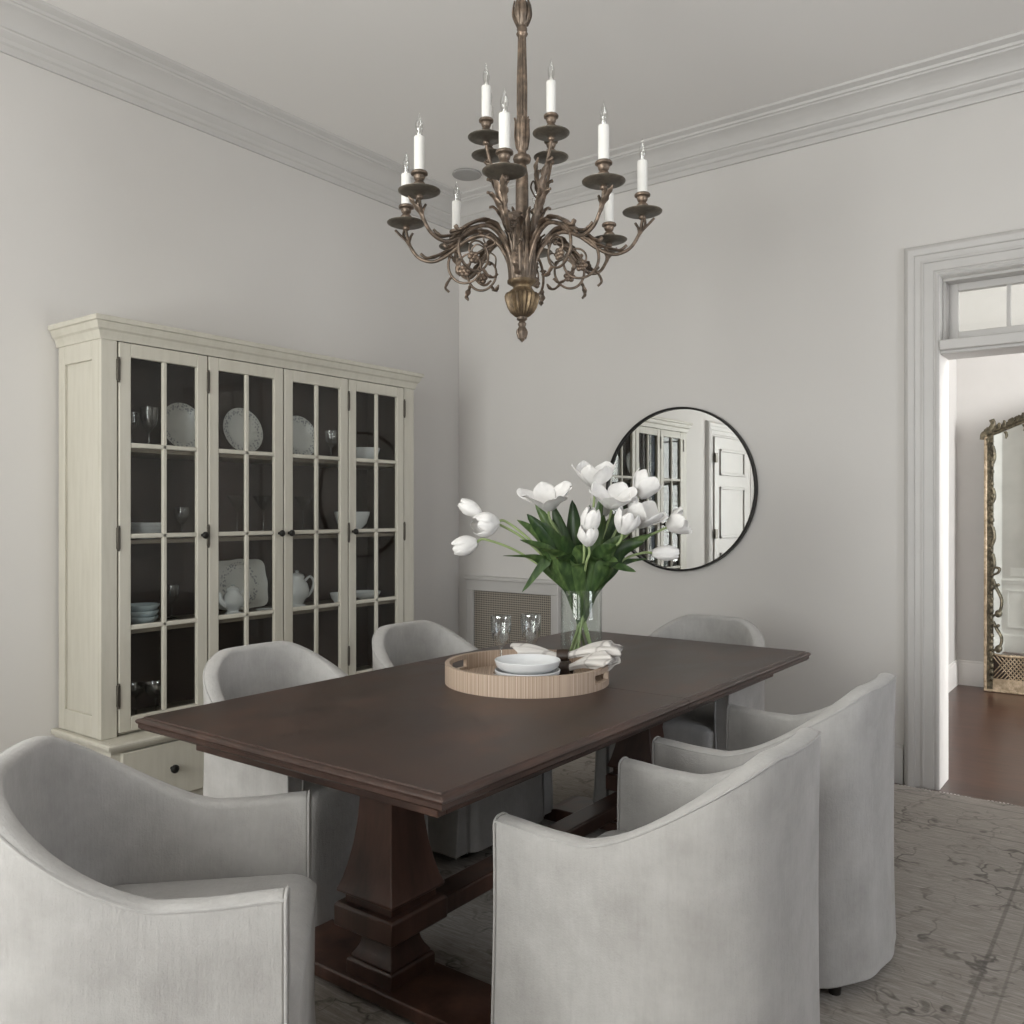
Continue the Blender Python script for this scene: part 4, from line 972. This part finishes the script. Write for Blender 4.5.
def tulip(px, py, dD, dirc, L_, R, op, lab, leaves=(), seed=1):
    L_ *= 1.30; R *= 1.50
    rnd = random.Random(seed*13+5); D = 3.24+dD; head = ray(px, py, D)
    d = (RGT*dirc[0]+FWD*dirc[2]+Vector((0,0,1))*dirc[1]).normalized()
    t = thing('tulip', vp+Vector((0,0,.012)), lab, 'flower', 'white tulips in the glass vase')
    inv = -t.location
    basep = head-d*L_*.45
    a = rnd.random()*2*PI; off = Vector((basep.x-vp.x, basep.y-vp.y, 0)); offn = off.normalized() if off.length > .01 else Vector((1,0,0))
    foot_ = Vector((vp.x, vp.y, TT+.016))-offn*.035+Vector((math.cos(a), math.sin(a), 0))*.018
    neck = Vector((vp.x, vp.y, ZN))+offn*min(.045, off.length*.25)+Vector((math.cos(a), math.sin(a), 0))*.012
    mid = neck.lerp(basep, .5)+Vector((0,0,.14*min(.3, off.length)))-RGT*0
    if dD < -.1: mid = mid-FWD*.03
    pre = basep-d*.035
    path = cr([foot_, foot_.lerp(neck, .5), neck, mid, pre, basep+d*.004], 8)
    MB().tube([p+inv for p in path], .0047, 8).build('stem', m_stem, t)
    bl = bloom_mesh(L_, R, op, rnd); bl.xform(Matrix.Translation(basep+inv) @ orient(d) @ Matrix.Rotation(rnd.random()*2, 4, 'Z'))
    bl.build('bloom', m_petal, t, solid=.0012, sub=1, ang=80)
    for lf in leaves:
        (lx, ly, ld, w, *rest) = lf; tip = ray(lx, ly, 3.24+ld); offl = Vector((tip.x-vp.x, tip.y-vp.y, 0)); on = offl.normalized() if offl.length > .01 else offn
        nk = Vector((vp.x, vp.y, ZN))+on*.045; bs = Vector((vp.x, vp.y, ZN-.13))+on*.01
        droop = rest[0] if rest else 0
        md = nk.lerp(tip, .5)+Vector((0,0,.05 if droop == 0 else .02+droop))
        pts = [bs, nk-Vector((0,0,.02)), nk.lerp(md, .6), md, tip]
        lb = MB(); leaf(lb, [p+inv for p in pts], w*1.42, (rnd.random()-.5)*1.0, fold=.3+.3*rnd.random()); lb.build('leaf', m_leaf, t, ang=60)
    return t
G = [
 (471, 509, -.02, (-.85,.5,0), .070, .022, .0, 'small closed white tulip bud at the far left, above its two neighbours', [(517,520,-.05,.026), (535,503,.03,.024)]),
 (487, 524, -.06, (-.9,-.1,-.5), .078, .034, .10, 'full white tulip head at the left, between two smaller blooms', [(503,556,-.08,.016), (527,514,-.10,.028), (538,548,-.16,.026)]),
 (466, 545, .03, (-.95,-.25,0), .075, .028, .05, 'lowest white tulip on the left, head nodding outward', [(522,592,-.10,.018,.09), (520,540,-.12,.022)]),
 (548, 497, -.02, (-.1,1,-.3), .085, .042, .85, 'wide open white tulip standing above the left half of the bunch', [(553,505,.04,.026), (541,522,-.08,.026)]),
 (595, 474, .03, (.0,1,-.2), .085, .040, .65, 'tallest white tulip, open at the top centre of the bunch', [(603,492,.02,.022), (572,500,.06,.030)]),
 (590, 522, -.13, (.25,.95,-.2), .075, .026, .10, 'closed white tulip in front centre, just above the leaves', [(580,545,-.12,.028), (563,535,-.10,.026)]),
 (588, 536, -.14, (-.1,.9,-.4), .062, .026, .15, 'lavender tinged white tulip lowest in the front centre', [(572,566,-.17,.024), (556,558,-.17,.026)]),
 (613, 497, -.05, (.1,1,-.4), .075, .040, .80, 'broad open white tulip right of the top centre, left of the mirror panes', [(604,515,-.04,.030), (625,535,-.06,.026)]),
 (645, 486, .03, (.55,.8,0), .085, .034, .45, 'flaring white tulip leaning up to the right before the mirror', [(626,505,.05,.022)]),
 (642, 514, -.05, (.5,.8,-.3), .090, .040, .50, 'large ruffled white tulip right of centre before the mirror', [(644,542,-.05,.028), (636,572,-.14,.022)]),
 (626, 522, -.11, (.25,.9,-.3), .075, .032, .25, 'upright white tulip tucked in front of the large ruffled one', [(618,562,-.11,.030), (601,560,-.13,.028)]),
 (677, 523, .0, (.85,.4,-.2), .070, .030, .45, 'small white tulip at the far right with a long bent stem', [(652,534,.0,.022), (632,520,.08,.026)]),
 (664, 553, .05, (1,.0,0), .080, .022, .0, 'slim white tulip bud lying out low to the right', [(648,558,.04,.020), (616,545,-.16,.030)]),
 (602, 505, .10, (.0,1,.2), .075, .032, .30, 'white tulip half hidden at the back of the bunch', [(590,505,.08,.028), (617,512,.10,.028)]),
]
for i, g in enumerate(G): tulip(*g[:8], leaves=g[8], seed=i+1)
